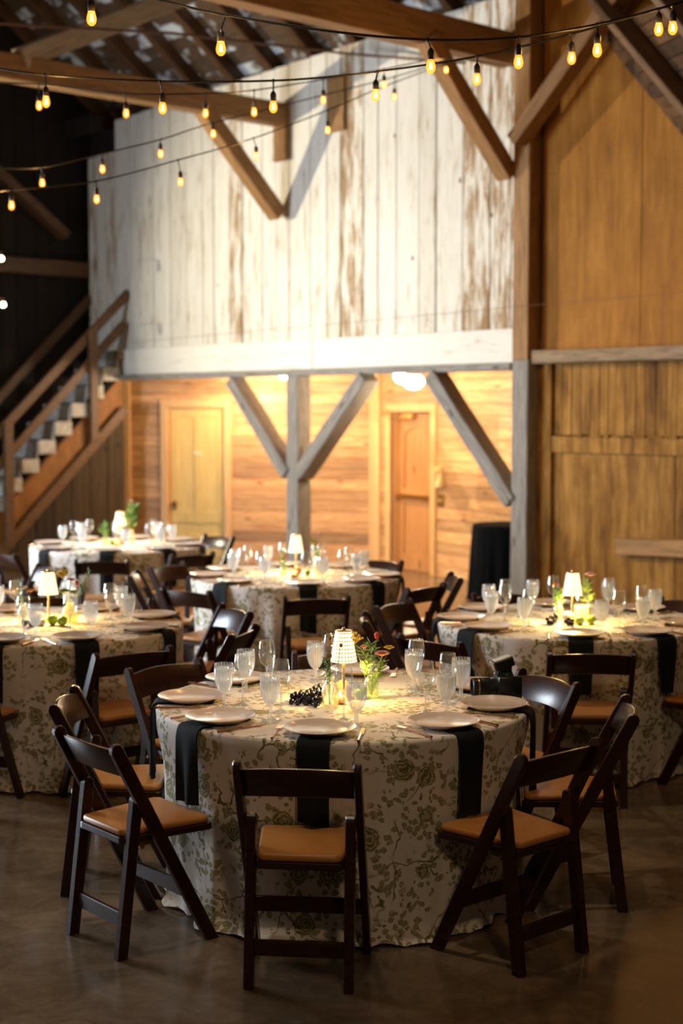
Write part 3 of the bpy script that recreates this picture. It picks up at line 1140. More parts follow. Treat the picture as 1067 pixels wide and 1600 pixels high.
# ------------------------------------------------------------------ linen covered cocktail table behind the right post
def drape(R0, H, amp, kk, ph, seed, hem=0.03, top_flat=True, limits=(), taper=0.03, ncol=288):
    """a round cloth over a table of radius R0, height H; returns MB, uvs"""
    r_ = random.Random(seed)
    phs = [r_.uniform(0, 6.28) for _ in range(6)]
    b = MB()
    uv = []
    # flat top
    rings = [0.0, 0.2 * R0, 0.45 * R0, 0.7 * R0, 0.9 * R0, R0 - 0.012]
    n = ncol
    b.v.append((0, 0, H))
    uv.append((0.37, 0.61))
    for r in rings[1:]:
        for i in range(n):
            a = 2 * PI * i / n
            b.v.append((r * math.cos(a), r * math.sin(a), H))
            uv.append((0.37 + r * math.cos(a), 0.61 + r * math.sin(a)))
    for i in range(n):
        b.f.append((0, 1 + i, 1 + (i + 1) % n))
    for k in range(len(rings) - 2):
        for i in range(n):
            j = (i + 1) % n
            b.f.append((1 + k * n + i, 1 + (k + 1) * n + i, 1 + (k + 1) * n + j, 1 + k * n + j))
    base = len(b.v)
    zs = [(R0 - 0.012, H, 0), (R0 - 0.004, H - 0.003, 0), (R0, H - 0.012, 0)]
    m = 26
    for k in range(1, m + 1):
        zs.append((R0, H - 0.012 - (H - 0.016) * k / m, k / m))
    prev = None
    for row, (r, z, f) in enumerate(zs):
        for i in range(n + 1):
            a = 2 * PI * (i % n) / n
            g = f ** 0.8
            fold = (math.sin(kk[0] * a + phs[0]) * 0.55 + math.sin(kk[1] * a + phs[1] + 0.6 * math.sin(3 * a)) * 0.35 +
                    math.sin(kk[2] * a + phs[2]) * 0.25)
            fold = math.copysign(abs(fold) ** 0.8, fold)
            rr_ = r - taper * g + amp * g * fold
            lim = 9.0
            for (ca, rl, half) in limits:
                da = (a - ca + PI) % (2 * PI) - PI
                if abs(da) < half * 1.6:
                    sm = min(1.0, max(0.0, (half * 1.6 - abs(da)) / (half * 0.6)))
                    zz = min(1.0, max(0.0, (0.68 - z) / 0.2))
                    L_ = rl / math.cos(da)
                    w_ = sm * zz
                    if rr_ > L_:
                        rr_ = rr_ * (1 - w_) + L_ * w_
            zz_ = z
            if f > 0.93:                    # hem lying out on the floor in uneven puddles
                h = (f - 0.93) / 0.07
                rr_ += hem * h * (0.6 + 0.9 * math.sin(5 * a + phs[3]) * math.sin(11 * a + phs[4])) * h
                zz_ = max(0.004, z * (1.0 - 0.4 * h))
                zz_ = 0.004 + 0.012 * abs(math.sin(17 * a + phs[5])) if h > 0.99 else zz_ + 0.006
            b.v.append((rr_ * math.cos(a), rr_ * math.sin(a), zz_))
            uv.append((2 * PI * R0 * i / n + 3.1, H - z + 1.7))
    for k in range(len(zs) - 1):
        for i in range(n):
            q0 = base + k * (n + 1) + i
            q1 = q0 + n + 1
            b.f.append((q0, q1, q1 + 1, q0 + 1))
    return b, uv


cb, cuv = drape(0.38, 0.79, 0.028, (9, 14, 23), 0, 77, hem=0.02, taper=-0.03, ncol=160)
cc = thing('cocktail_table', 'small round table fully draped in black linen behind the right-hand post', 'table', (1.72, 15.0, 0))
cb.build('tablecloth', M['black_linen'], parent=cc, smooth=60, uvs=cuv)
q = MB()
q.lathe([(0.37, 0.76), (0.37, 0.782)], 32)
q.build('tabletop', M['brown_timber'], parent=cc)
q = MB()
q.lathe([(0.22, 0.0), (0.22, 0.02), (0.04, 0.05), (0.04, 0.76)], 20)
q.build('pedestal', M['steel'], parent=cc, smooth=40)

# ------------------------------------------------------------------ folding chairs
def stile_profile(p0, p1, w, rnd=6):
    """bar in the y-z plane with a rounded top"""
    p0, p1 = Vector((p0[0], p0[1])), Vector((p1[0], p1[1]))
    d = (p1 - p0).normalized()
    nrm = Vector((-d.y, d.x))
    e = p1 - d * (w / 2)
    k = nrm.x * 0
    # foot cut level with the floor
    tpar = d.x / d.y
    off = nrm * (w / 2)
    fa = p0 + off
    fa = Vector((fa.x - tpar * fa.y, 0)) if p0.y < 0.01 else fa
    fb = p0 - off
    fb = Vector((fb.x - tpar * fb.y, 0)) if p0.y < 0.01 else fb
    pr = [tuple(fb)]
    for i in range(rnd + 1):
        a = PI * i / rnd
        q_ = e - nrm * (w / 2) * math.cos(a) + d * (w / 2) * math.sin(a)
        pr.append(tuple(q_))
    pr.append(tuple(fa))
    return pr


def make_chair(loc, rz, label, group):
    t = thing('folding_chair', label, 'chair', loc, rz, group)
    FY, BY, TZ_ = 0.185, -0.225, 0.785
    for sx in (-1, 1):
        x0 = sx * 0.202
        q = MB()
        q.prism(stile_profile((FY, 0), (BY, TZ_), 0.048), x0 - 0.013, x0 + 0.013)
        q.build('front_leg', M['mahogany'], parent=t, bevel=0.003, segs=1)
        x1 = sx * 0.170
        q = MB()
        q.prism(stile_profile((-0.185, 0), (-0.112, 0.585), 0.042), x1 - 0.017, x1 + 0.017)
        q.build('rear_leg', M['mahogany'], parent=t, bevel=0.003, segs=1)
        q = MB()
        q.bar((sx * 0.150, -0.10, 0.395), (sx * 0.150, 0.03, 0.400), 0.004, 0.016)
        q.lathe([(0.007, -0.02), (0.007, 0.02)], 10, M=Matrix.Translation((sx * 0.168, -0.10, 0.395)) @ Matrix.Rotation(PI / 2, 4, 'Y'))
        q.build('hinge', M['brass'], parent=t)
    # seat frame and pad
    def seat_poly(w0, w1, y0, y1, rc):
        pts = []
        for (cx, cy, a0) in ((w1 - rc, y1 - rc, 0), (-w1 + rc, y1 - rc, 90), (-w0 + rc, y0 + rc, 180), (w0 - rc, y0 + rc, 270)):
            for k in range(5):
                a = R(a0 + 22.5 * k)
                pts.append((cx + rc * math.cos(a), cy + rc * math.sin(a)))
        return pts
    def slab(poly, z0, z1):
        n = len(poly)
        q = MB()
        q.add([(p[0], p[1], z0) for p in poly] + [(p[0], p[1], z1) for p in poly],
              [tuple(range(n - 1, -1, -1)), tuple(range(n, 2 * n))] + [(i, (i + 1) % n, n + (i + 1) % n, n + i) for i in range(n)])
        return q
    slab(seat_poly(0.150, 0.188, -0.165, 0.21, 0.02), 0.405, 0.430).build('seat_frame', M['mahogany'], parent=t, bevel=0.003)
    slab(seat_poly(0.146, 0.182, -0.160, 0.203, 0.03), 0.430, 0.456).build('seat_pad', M['vinyl'], parent=t, bevel=0.011, segs=3, smooth=50)
    # bowed top rail
    n = 14
    vs, fs = [], []
    for k in range(n + 1):
        f = k / n * 2 - 1
        xx_ = 0.192 * f
        bow = -0.030 * (1 - f * f)
        ztop = 0.756 + 0.014 * (1 - f * f)
        zbot = 0.652 + 0.010 * (1 - f * f)
        def yat(z):
            return FY + (BY - FY) * z / TZ_
        for (z, dy) in ((zbot, 0.009), (ztop, 0.009), (ztop, -0.009), (zbot, -0.009)):
            vs.append((xx_, yat(z) + bow + dy + 0.008, z))
    for k in range(n):
        for i in range(4):
            j = (i + 1) % 4
            fs.append((k * 4 + i, k * 4 + j, k * 4 + 4 + j, k * 4 + 4 + i))
    fs += [(3, 2, 1, 0), tuple(n * 4 + i for i in range(4))]
    q = MB()
    q.add(vs, fs)
    q.build('backrest', M['mahogany'], parent=t, bevel=0.004, segs=2, smooth=35)
    q = MB()
    q.box((0, -0.166, 0.135), (0.31, 0.018, 0.055))
    q.build('stretcher', M['mahogany'], parent=t, bevel=0.003)
    q = MB()
    q.box((0, 0.078, 0.205), (0.382, 0.018, 0.055))
    q.build('stretcher', M['mahogany'], parent=t, bevel=0.003)
    return t


TABLES = {
    'near': ((0.006, 5.966), 'nearest table'),
    'mid': ((-0.33, 10.54), 'middle table'),
    'far': ((-1.97, 12.90), 'farthest table'),
    'right': ((1.30, 8.28), 'right-hand table'),
    'left': ((-1.645, 8.11), 'left-edge table'),
}


def side(a):
    a = (a + 360) % 360
    names = ['right', 'back-right', 'back', 'back-left', 'left', 'front-left', 'front', 'front-right']
    return names[int(((a + 22.5) % 360) // 45)]


# table, seat angle, distance of the chair from the table centre, extra turn
CHAIRS = [
    ('near', -98, 0.945, 2, None), ('near', -142, 0.965, 2, None), ('near', 179, 0.93, 0, None), ('near', 137, 0.925, -3, None),
    ('near', -50.5, 0.965, 2, None), ('near', -9, 0.94, 2, None), ('near', 27, 0.81, 2, None), ('near', 92, 0.925, -2, None),
    ('mid', -83, 1.13, 3, None), ('mid', -126, 0.96, 0, None), ('mid', 180, 0.95, 0, None), ('mid', 150, 0.94, 0, None),
    ('mid', 57, 0.94, 0, None), ('mid', -40, 0.95, 0, None), ('mid', -9, 0.94, 14, None),
    ('far', -86, 1.20, -2, None), ('far', -136, 0.94, 0, None), ('far', -50, 0.95, 0, None), ('far', 45, 0.95, 0, None),
    ('right', -94, 0.955, 0, None), ('right', -138, 0.94, 4, None), ('right', 179, 0.95, 0, None), ('right', 148, 0.95, 0, None),
    ('right', 103, 0.93, 0, None), ('right', 43, 0.95, 0, None), ('right', -47, 0.95, 0, None),
    ('left', -103, 0.95, 0, None), ('left', -58, 0.945, 4, None), ('left', -15, 0.95, 0, None), ('left', 28, 0.94, 0, None),
    ('left', 103, 0.94, 0, None),
]
chair0 = None
LIM = {k: [] for k in TABLES}
for (tk, ang, ro, tw, _) in CHAIRS:
    (cx, cy), tn = TABLES[tk]
    a = R(ang)
    loc = (cx + ro * math.cos(a), cy + ro * math.sin(a), 0)
    rz = a + PI - PI / 2 + R(tw)
    lab = 'dark wooden folding chair with tan pad at the %s of the %s' % (side(ang), tn)
    LIM[tk].append((a, ro - 0.235, 0.30))
    if chair0 is None:
        chair0 = make_chair(loc, rz, lab, 'folding chairs around the tables')
    else:
        dup(chair0, loc, rz, lab, 'folding chairs around the tables')
dup(chair0, (-2.36, 10.92, 0), R(128), 'stray dark folding chair turned left, alone beyond the left-edge table', 'folding chairs around the tables')

# ------------------------------------------------------------------ tables and cloths
for i, tk in enumerate(TABLES):
    (cx, cy), tn = TABLES[tk]
    t = thing('round_table', 'round banquet table hidden under the floral cloth, the %s' % tn, 'table', (cx, cy, 0), group='round banquet tables')
    q = MB()
    q.lathe([(0.755, 0.735), (0.755, 0.758)], 48)
    q.build('tabletop', M['brown_timber'], parent=t)
    for (sx, sy) in ((1, 1), (1, -1), (-1, 1), (-1, -1)):
        q = MB()
        q.tube([(sx * 0.38, sy * 0.30, 0.0), (sx * 0.36, sy * 0.28, 0.735)], 0.016, 10)
        q.build('leg', M['steel'], parent=t, smooth=40)
    b, uv = drape(0.762, 0.764, 0.030, (13, 22, 31), 0, 100 + i, hem=0.045, limits=LIM[tk])
    o = b.build('tablecloth', M['cloth'], smooth=70, uvs=uv)
    o.location = (cx, cy, 0)
    tag(o, 'floor-length cream cloth with olive roses draped over the %s' % tn, 'tablecloth', 'floral tablecloths')

# ------------------------------------------------------------------ place settings
TOPZ = 0.7645


def make_plate(label):
    t = MB()
    t.lathe([(0.0, 0.004), (0.085, 0.004), (0.090, 0.0), (0.097, 0.0), (0.108, 0.006), (0.134, 0.017), (0.136, 0.019), (0.134, 0.0205),
             (0.128, 0.019), (0.105, 0.0115), (0.096, 0.0085), (0.0, 0.008)], 56)
    return tag(t.build('dinner_plate', M['stoneware'], smooth=50), label, 'plate')


def make_goblet(label):
    t = thing('water_goblet', label, 'glass')
    def rib(a, z):
        return 1.0 + (0.015 - 0.035 * abs(math.sin(10 * a))) * min(1.0, max(0.0, (z - 0.055) / 0.02)) * min(1.0, max(0.0, (0.172 - z) / 0.02))
    q = MB()
    q.lathe_open([(0.012, 0.060), (0.020, 0.066), (0.030, 0.085), (0.0365, 0.108), (0.039, 0.135), (0.0385, 0.160), (0.037, 0.176)], 80, rf=rib)
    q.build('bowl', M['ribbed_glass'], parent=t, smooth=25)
    q = MB()
    q.lathe_open([(0.037, 0.174), (0.0375, 0.178), (0.0362, 0.178), (0.0365, 0.174)], 54, rf=rib)
    q.build('rim', M['glass'], parent=t, smooth=60)
    q = MB()
    q.lathe([(0.034, 0.0), (0.035, 0.002), (0.020, 0.007), (0.008, 0.014), (0.0065, 0.03), (0.009, 0.04), (0.007, 0.05), (0.012, 0.060)], 28)
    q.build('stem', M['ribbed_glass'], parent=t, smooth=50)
    q = MB()
    q.lathe([(0.010, 0.064), (0.018, 0.069), (0.028, 0.087), (0.0345, 0.109), (0.037, 0.135), (0.0368, 0.156), (0.030, 0.1565), (0.0, 0.157)], 80, rf=rib)
    for (a, r_, z) in ((0.4, 0.012, 0.158), (2.6, 0.016, 0.152), (4.4, 0.013, 0.160)):
        q.box((r_ * math.cos(a), r_ * math.sin(a), z), (0.018, 0.016, 0.014), None)
    q.build('ice_water', M['ice_water'], parent=t, smooth=40)
    return t


def make_wine(label):
    t = thing('wine_glass', label, 'glass')
    q = MB()
    q.lathe_open([(0.004, 0.095), (0.015, 0.100), (0.029, 0.115), (0.0365, 0.135), (0.0375, 0.150), (0.0345, 0.180), (0.0305, 0.206)], 40)
    q.build('bowl', M['glass'], parent=t, smooth=60)
    q = MB()
    q.lathe_open([(0.0300, 0.205), (0.0312, 0.2065), (0.0300, 0.2075), (0.0300, 0.205)], 40)
    q.build('rim', M['glass'], parent=t, smooth=60)
    q = MB()
    q.lathe([(0.036, 0.0), (0.036, 0.0015), (0.018, 0.005), (0.0055, 0.012), (0.0035, 0.03), (0.0035, 0.085), (0.005, 0.096)], 24)
    q.build('stem', M['stem_glass'], parent=t, smooth=50)
    return t


def make_fork(label):
    q = MB()
    q.tube([(0, -0.105, 0.006), (0, -0.05, 0.005), (0, 0.02, 0.007), (0, 0.05, 0.009)], 0.0045, 8, 0.0032)
    q.box((0, 0.055, 0.009), (0.020, 0.024, 0.003))
    for k in range(4):
        q.box((-0.0084 + 0.0056 * k, 0.086, 0.0075), (0.0032, 0.042, 0.0025))
    return tag(q.build('fork', M['copper'], smooth=40), label, 'fork')


def make_knife(label):
    t = thing('table_knife', label, 'knife')
    q = MB()
    q.tube([(0, -0.115, 0.006), (0, -0.06, 0.006), (0, 0.0, 0.006)], 0.0060, 8, 0.0045)
    q.build('handle', M['copper'], parent=t, smooth=40)
    q = MB()
    q.add([(-0.007, 0.0, 0.003), (0.007, 0.0, 0.003), (0.009, 0.09, 0.003), (0.002, 0.118, 0.003), (-0.006, 0.10, 0.003),
           (-0.007, 0.0, 0.006), (0.007, 0.0, 0.005), (0.009, 0.09, 0.004), (0.002, 0.118, 0.005), (-0.006, 0.10, 0.006)],
          [(4, 3, 2, 1, 0), (5, 6, 7, 8, 9)] + [(i, (i + 1) % 5, 5 + (i + 1) % 5, 5 + i) for i in range(5)])
    q.build('blade', M['copper'], parent=t)
    return t


def make_napkin(label, seed):
    """a folded strip lying under the plate and hanging over the table edge; local +y points outwards from the seat's plate"""
    r_ = random.Random(seed)
    wd = 0.062
    hang = 0.275 + r_.uniform(-0.02, 0.03)
    path = [(-0.10, 0.0), (0.0, 0.0), (0.10, 0.0)]
    eR = 0.768 - 0.625
    path += [(eR - 0.015, 0.0), (eR, -0.006), (eR + 0.008, -0.022)]
    for k in range(1, 11):
        path.append((eR + 0.012, -0.022 - hang * k / 10))
    nx = 10
    vs, fs = [], []
    p1, p2 = r_.uniform(0, 6), r_.uniform(0, 6)
    for j, (y, z) in enumerate(path):
        hf = max(0, (j - 5) / 10)
        for i in range(nx + 1):
            f = i / nx * 2 - 1
            x_ = f * wd * (1 - 0.10 * hf + 0.04 * math.sin(p2 + 3 * hf))
            y_ = y + hf * 0.012 * math.sin(4 * f + p1) + hf * 0.006 * f
            # the table edge is round: the sides of the strip meet it sooner
            if j > 2:
                y_ -= (x_ * x_) / (2 * 0.768)
            vs.append((x_, y_, z + 0.002 + 0.012 * hf * f * math.sin(p1)))
    m = len(path)
    n1 = nx + 1
    for j in range(m - 1):
        for i in range(nx):
            fs.append((j * n1 + i, j * n1 + i + 1, (j + 1) * n1 + i + 1, (j + 1) * n1 + i))
    me = bpy.data.meshes.new('napkin')
    me.from_pydata(vs, [], fs)
    bm = bmesh.new()
    bm.from_mesh(me)
    bmesh.ops.recalc_face_normals(bm, faces=bm.faces)
    up = sum((f.normal.z for f in bm.faces if f.calc_center_median().z > -0.004), 0)
    if up < 0:
        bmesh.ops.reverse_faces(bm, faces=bm.faces)
    bmesh.ops.solidify(bm, geom=bm.faces[:], thickness=-0.006)
    bm.to_mesh(me)
    bm.free()
    me.shade_smooth()
    me.set_sharp_from_angle(angle=R(50))
    me.materials.append(M['napkin'])
    o = bpy.data.objects.new('napkin', me)
    COL.objects.link(o)
    return tag(o, label, 'napkin')


SEATS = {
    'near': [-98, -139, -179, 138.6, 83, 24, -15, -52.6],
    'mid': [-82, -41, -10, 57, 100, 150, -171, -130],
    'far': [-88, -135, 172, 128, 83, 38, -8, -47],
    'right': [-95, -145, 180, 139, 93, 39, -17, -59],
    'left': [-99, -63, -21, 25, 70, 120],
}
# glasses measured on the nearest table: seat -> goblet (x, y), wine glass (x, y)
NEAR = {-98: ((0.051, -0.504), (0.003, -0.378)), -139: ((-0.28, -0.378), (-0.245, -0.225)), -179: ((-0.477, -0.134), (-0.405, -0.085)),
        138.6: ((-0.411, 0.202), (-0.325, 0.265)), 83: ((-0.12, 0.422), (-0.05, 0.44)), 24: ((0.300, 0.20), (0.315, 0.30)),
        -15: ((0.483, -0.004), (0.425, -0.062)), -52.6: ((0.402, -0.295), (0.322, -0.262))}
protos = {}


def place(kind, maker, loc, rz, label, group):
    if kind not in protos:
        o = maker(label)
        o.location = loc
        o.rotation_euler = (0, 0, rz)
        o['group'] = group
        protos[kind] = o
        return o
    return dup(protos[kind], loc, rz, label, group)


naps = []
sr = random.Random(5)
for tk, angs in SEATS.items():
    (cx, cy), tn = TABLES[tk]
    used = {}
    for ang in angs:
        a = R(ang)
        sd = side(ang)
        if sd in used:
            sd = {'front': 'front but left', 'right': 'right but further back', 'left': 'left but further back'}.get(sd, sd + ' further round')
        used[sd] = 1
        e = Vector((math.cos(a), math.sin(a), 0))
        g = Vector((-math.sin(a), math.cos(a), 0))
        c = Vector((cx, cy, TOPZ))
        rz = a - PI / 2          # local +y outwards
        where = 'place at the %s of the %s' % (sd, tn)
        pc = c + e * 0.622
        nk = 'napkin'
        if len(naps) < 6:
            o = make_napkin('', 50 + len(naps))
            naps.append(o)
        else:
            o = copy_tree(naps[sr.randrange(6)])
        o['label'] = 'charcoal napkin hanging over the edge, ' + where
        o['group'] = 'charcoal napkins'
        o.location = c + e * 0.625 + Vector((0, 0, 0.0005))
        o.rotation_euler = (0, 0, rz)
        place('plate', make_plate, pc + Vector((0, 0, 0.009)), rz, 'cream dinner plate on a dark napkin, ' + where, 'cream dinner plates')
        place('fork', make_fork, c + e * 0.64 - g * 0.158, rz + PI + R(sr.uniform(-5, 5)), 'rose gold fork left of the plate, ' + where, 'rose gold forks')
        place('knife', make_knife, c + e * 0.635 + g * 0.156, rz + PI + R(sr.uniform(-5, 5)), 'rose gold knife right of the plate, ' + where, 'rose gold knives')
        if tk == 'near':
            (gx, gy), (wx, wy) = NEAR[ang]
            gp, wp = c + Vector((gx, gy, 0)), c + Vector((wx, wy, 0))
        else:
            gp = c + e * (0.465 + sr.uniform(-0.015, 0.015)) + g * (0.125 + sr.uniform(-0.015, 0.015))
            wp = c + e * (0.385 + sr.uniform(-0.02, 0.02)) + g * (0.045 + sr.uniform(-0.02, 0.02))
        place('goblet', make_goblet, gp, sr.uniform(0, 6), 'ribbed goblet of iced water, ' + where, 'ribbed water goblets')
        place('wine', make_wine, wp, 0, 'clear empty wine glass, ' + where, 'clear wine glasses')


# ------------------------------------------------------------------ table lamps
def make_lamp(label, loc):
    t = thing('table_lamp', label, 'lamp', loc)
    q = MB()
    q.lathe([(0.046, 0.0), (0.046, 0.006), (0.040, 0.010), (0.010, 0.014), (0.006, 0.02), (0.0055, 0.20), (0.010, 0.205), (0.010, 0.225), (0.0, 0.226)], 28)
    q.build('stand', M['brass'], parent=t, smooth=40)
    b = MB()
    uv = []
    n, m = 60, 18
    for k in range(m + 1):
        f = k / m
        r = 0.055 + (0.034 - 0.055) * f
        z = 0.158 + 0.126 * f
        for i in range(n + 1):
            a = 2 * PI * i / n
            dm = 0.0016 * (math.sin(15 * a + f * 22) * math.sin(15 * a - f * 22))
            b.v.append(((r + dm) * math.cos(a), (r + dm) * math.sin(a), z))
            uv.append((i / n * 1.5, f * 0.5))
    for k in range(m):
        for i in range(n):
            q0 = k * (n + 1) + i
            b.f.append((q0, q0 + 1, q0 + n + 2, q0 + n + 1))
    b.build('lamp_shade', M['shade'], parent=t, smooth=70, uvs=uv)
    q = MB()
    q.lathe([(0.036, 0.283), (0.035, 0.286), (0.008, 0.289), (0.006, 0.298), (0.0, 0.299)], 28)
    q.build('finial', M['brass'], parent=t, smooth=40)
    return t


LAMPS = {'near': (0.003, 0.036), 'mid': (0.0, 0.10), 'far': (-0.0, 0.17), 'right': (-0.01, -0.11), 'left': (0.0, 0.10)}
lamp0 = None
for tk, (dx, dy) in LAMPS.items():
    (cx, cy), tn = TABLES[tk]
    lab = 'small brass table lamp with glowing crystal shade on the %s' % tn
    loc = (cx + dx, cy + dy, TOPZ)
    if lamp0 is None:
        lamp0 = make_lamp(lab, loc)
        lamp0['group'] = 'crystal table lamps'
    else:
        dup(lamp0, loc, 0, lab, 'crystal table lamps')
    point('lamp_light', (loc[0], loc[1], loc[2] + 0.165), 4.6 if tk == 'near' else 8.0, (1.0, 0.62, 0.20), 0.03)


# ------------------------------------------------------------------ flowers, vases, fruit
def make_vase(kind, label, loc, mat, h=0.11, r=0.030, cat='vase'):
    t = thing(kind, label, cat, loc)
    def dia(a, z):
        return 1 + 0.03 * math.sin(10 * a + z * 300) * math.sin(10 * a - z * 300)
    q = MB()
    q.lathe_open([(0.0, 0.003), (r * 0.9, 0.002), (r, 0.008), (r, h * 0.58), (r * 0.86, h * 0.70), (r * 0.52, h * 0.84), (r * 0.50, h * 0.96), (r * 0.60, h)], 40, rf=dia)
    q.build('bottle', mat, parent=t, smooth=60)
    q = MB()
    q.lathe([(r * 0.88, 0.006), (r * 0.92, h * 0.5), (0.0, h * 0.505)], 24)
    q.build('water', M['glass'], parent=t, smooth=60)
    return t


def bloom_ruffle(q, c, r, n=26, rows=4, tilt=None):
    rr_ = random.Random(int(c[0] * 1e4) + n)
    for row in range(rows):
        k = n - row * 5
        for i in range(max(5, k)):
            a = 2 * PI * i / max(5, k) + row * 0.3
            el = R(22 + row * 20)
            L = r * (1 - row * 0.14)
            d = Vector((math.cos(a) * math.cos(el), math.sin(a) * math.cos(el), math.sin(el)))
            sdv = Vector((-math.sin(a), math.cos(a), 0)) * (r * 0.20)
            up_ = Vector((0, 0, 1)) * r * 0.10
            p0 = Vector(c) + d * r * 0.15
            p1 = Vector(c) + d * L * 0.7
            p2 = Vector(c) + d * L
            q.add([p0 - sdv * 0.4, p0 + sdv * 0.4, p1 + sdv + up_, p2 + up_ * 0.2, p1 - sdv + up_, p0 - up_ * 0.4, p2 - up_ * 0.6],
                  [(0, 1, 2, 3, 4), (5, 0, 4, 6), (5, 6, 2, 1), (6, 4, 3), (6, 3, 2)])


def make_flower(name, label, base, tip, kind, mat, size, leafmat='leaf', cat='flower'):
    base, tip = Vector(base), Vector(tip)
    t = thing(name, label, cat, base)
    d = tip - base
    mid = d * 0.5 + Vector((d.y, -d.x, 0)) * 0.12
    pts = [Vector((0, 0, 0)), mid * 0.55, mid, (mid + d) / 2 + Vector((0, 0, 0.004)), d]
    q = MB()
    q.tube(pts, 0.0016, 6, 0.0012)
    q.build('stem', M['stem'], parent=t, smooth=50)
    rr_ = random.Random(int(tip.x * 1e4))
    q = MB()
    if kind == 'ruffle':
        bloom_ruffle(q, d, size)
        q.ball(d + Vector((0, 0, size * 0.3)), size * 0.35, 10)
    elif kind == 'ball':
        q.ball(d, size, 14)
        for i in range(60):
            v = Vector((rr_.gauss(0, 1), rr_.gauss(0, 1), rr_.gauss(0, 1))).normalized()
            q.ball(d + v * size * 0.96, size * 0.12, 6)
    elif kind == 'umbel':
        for i in range(38):
            v = Vector((rr_.gauss(0, 1), rr_.gauss(0, 1), abs(rr_.gauss(0, 0.7)))).normalized()
            p = d + v * size * rr_.uniform(0.6, 1.0)
            q.ball(p, size * 0.13, 6)
            q.tube([d - Vector((0, 0, size * 0.5)), p], 0.0006, 4)
    elif kind == 'bud':
        q.ball(d, size, 12, (0.8, 0.8, 1.15))
        for i in range(5):
            a = 2 * PI * i / 5
            q.tube([d - Vector((0, 0, size)), d + Vector((math.cos(a) * size * 0.9, math.sin(a) * size * 0.9, 0.0))], size * 0.16, 5, 0.0004)
    elif kind == 'spray':
        for i in range(58):
            f = rr_.uniform(0.42, 1.0)
            p = d * f
            v = Vector((rr_.gauss(0, 1), rr_.gauss(0, 1), rr_.uniform(0.2, 1.4))).normalized()
            L = size * rr_.uniform(0.5, 1.1)
            sd_ = v.cross(Vector((rr_.random(), rr_.random(), 0.3))).normalized() * L * 0.11
            nn = v.cross(sd_).normalized() * 0.0008
            q.add([p - nn, p + v * L * 0.5 + sd_, p + v * L, p + v * L * 0.5 - sd_, p + v * L * 0.5 + nn * 3],
                  [(0, 1, 4), (1, 2, 4), (2, 3, 4), (3, 0, 4), (0, 3, 2, 1)])
    q.build('foliage' if kind == 'spray' else 'bloom', mat, parent=t, smooth=50)
    if kind in ('ruffle', 'ball', 'bud'):
        q = MB()
        for f in (0.55, 0.72):
            p = d * f
            v = Vector((rr_.gauss(0, 1), rr_.gauss(0, 1), 0.7)).normalized()
            L = 0.03
            sd_ = v.cross(Vector((0, 0, 1))).normalized() * L * 0.2
            q.add([p, p + v * L * 0.5 + sd_, p + v * L, p + v * L * 0.5 - sd_, p + v * L * 0.5 + Vector((0, 0, 0.003))],
                  [(0, 1, 4), (1, 2, 4), (2, 3, 4), (3, 0, 4), (0, 3, 2, 1)])
        q.build('leaf', M[leafmat], parent=t)
    return t


def make_grapes(label, loc, n, spread, rz=0):
    t = thing('grape_bunch', label, 'grapes', loc, rz)
    rr_ = random.Random(n)
    pos = []
    r = 0.0118
    tries = 0
    while len(pos) < n and tries < 20000:
        tries += 1
        f = rr_.random()
        wid = spread[1] * (1 - 0.65 * f)
        x_ = -spread[0] * (f - 0.35)
        y_ = rr_.gauss(0, wid * 0.5)
        z_ = r + rr_.choice([0, 0, 0.019, 0.019, 0.036]) * (1 - 0.5 * f)
        if all((Vector((x_, y_, z_)) - Vector(p_)).length > r * 1.72 for p_ in pos):
            pos.append((x_, y_, z_))
    q = MB()
    q.tube([(spread[0] * 0.45, 0, 0.035), (0.0, 0, 0.02), (-spread[0] * 0.6, 0, 0.012)], 0.002, 6)
    q.build('stem', M['stem'], parent=t)
    first = None
    for p_ in pos:
        if first is None:
            q = MB()
            q.ball((0, 0, 0), r, 14, (1, 1, 1.08))
            first = q.build('grape', M['grape'], parent=t, smooth=80)
            first.location = p_
        else:
            c = first.copy()
            COL.objects.link(c)
            c.parent = t
            c.location = p_
    return t


def make_fruit(name, label, loc, r, mat, cat='fruit', sc=(1, 1, 0.94), stem=True):
    t = thing(name, label, cat, loc)
    q = MB()
    q.ball((0, 0, r * sc[2]), r, 20, sc)
    q.build('flesh', mat, parent=t, smooth=80)
    if stem:
        q = MB()
        q.tube([(0, 0, r * sc[2] * 1.93), (0.003, 0.001, r * sc[2] * 2.2)], 0.0018, 6)
        q.build('stem', M['dry'], parent=t)
    return t


def make_votive(label, loc):
    t = thing('votive_candle', label, 'candle', loc)
    q = MB()
    q.lathe_open([(0.0, 0.003), (0.022, 0.001), (0.027, 0.010), (0.029, 0.058)], 28)
    q.build('glass_cup', M['amber_glass'], parent=t, smooth=60)
    q = MB()
    q.lathe([(0.023, 0.004), (0.024, 0.028), (0.0, 0.0285)], 20)
    q.build('wax', M['egg'], parent=t, smooth=40)
    q = MB()
    q.ball((0, 0, 0.040), 0.006, 10, (0.8, 0.8, 1.8))
    q.build('flame', M['flame'], parent=t, smooth=80)
    return t


def T(tk, dx, dy, dz=0.0):
    (cx, cy), _ = TABLES[tk]
    return Vector((cx + dx, cy + dy, TOPZ + dz))


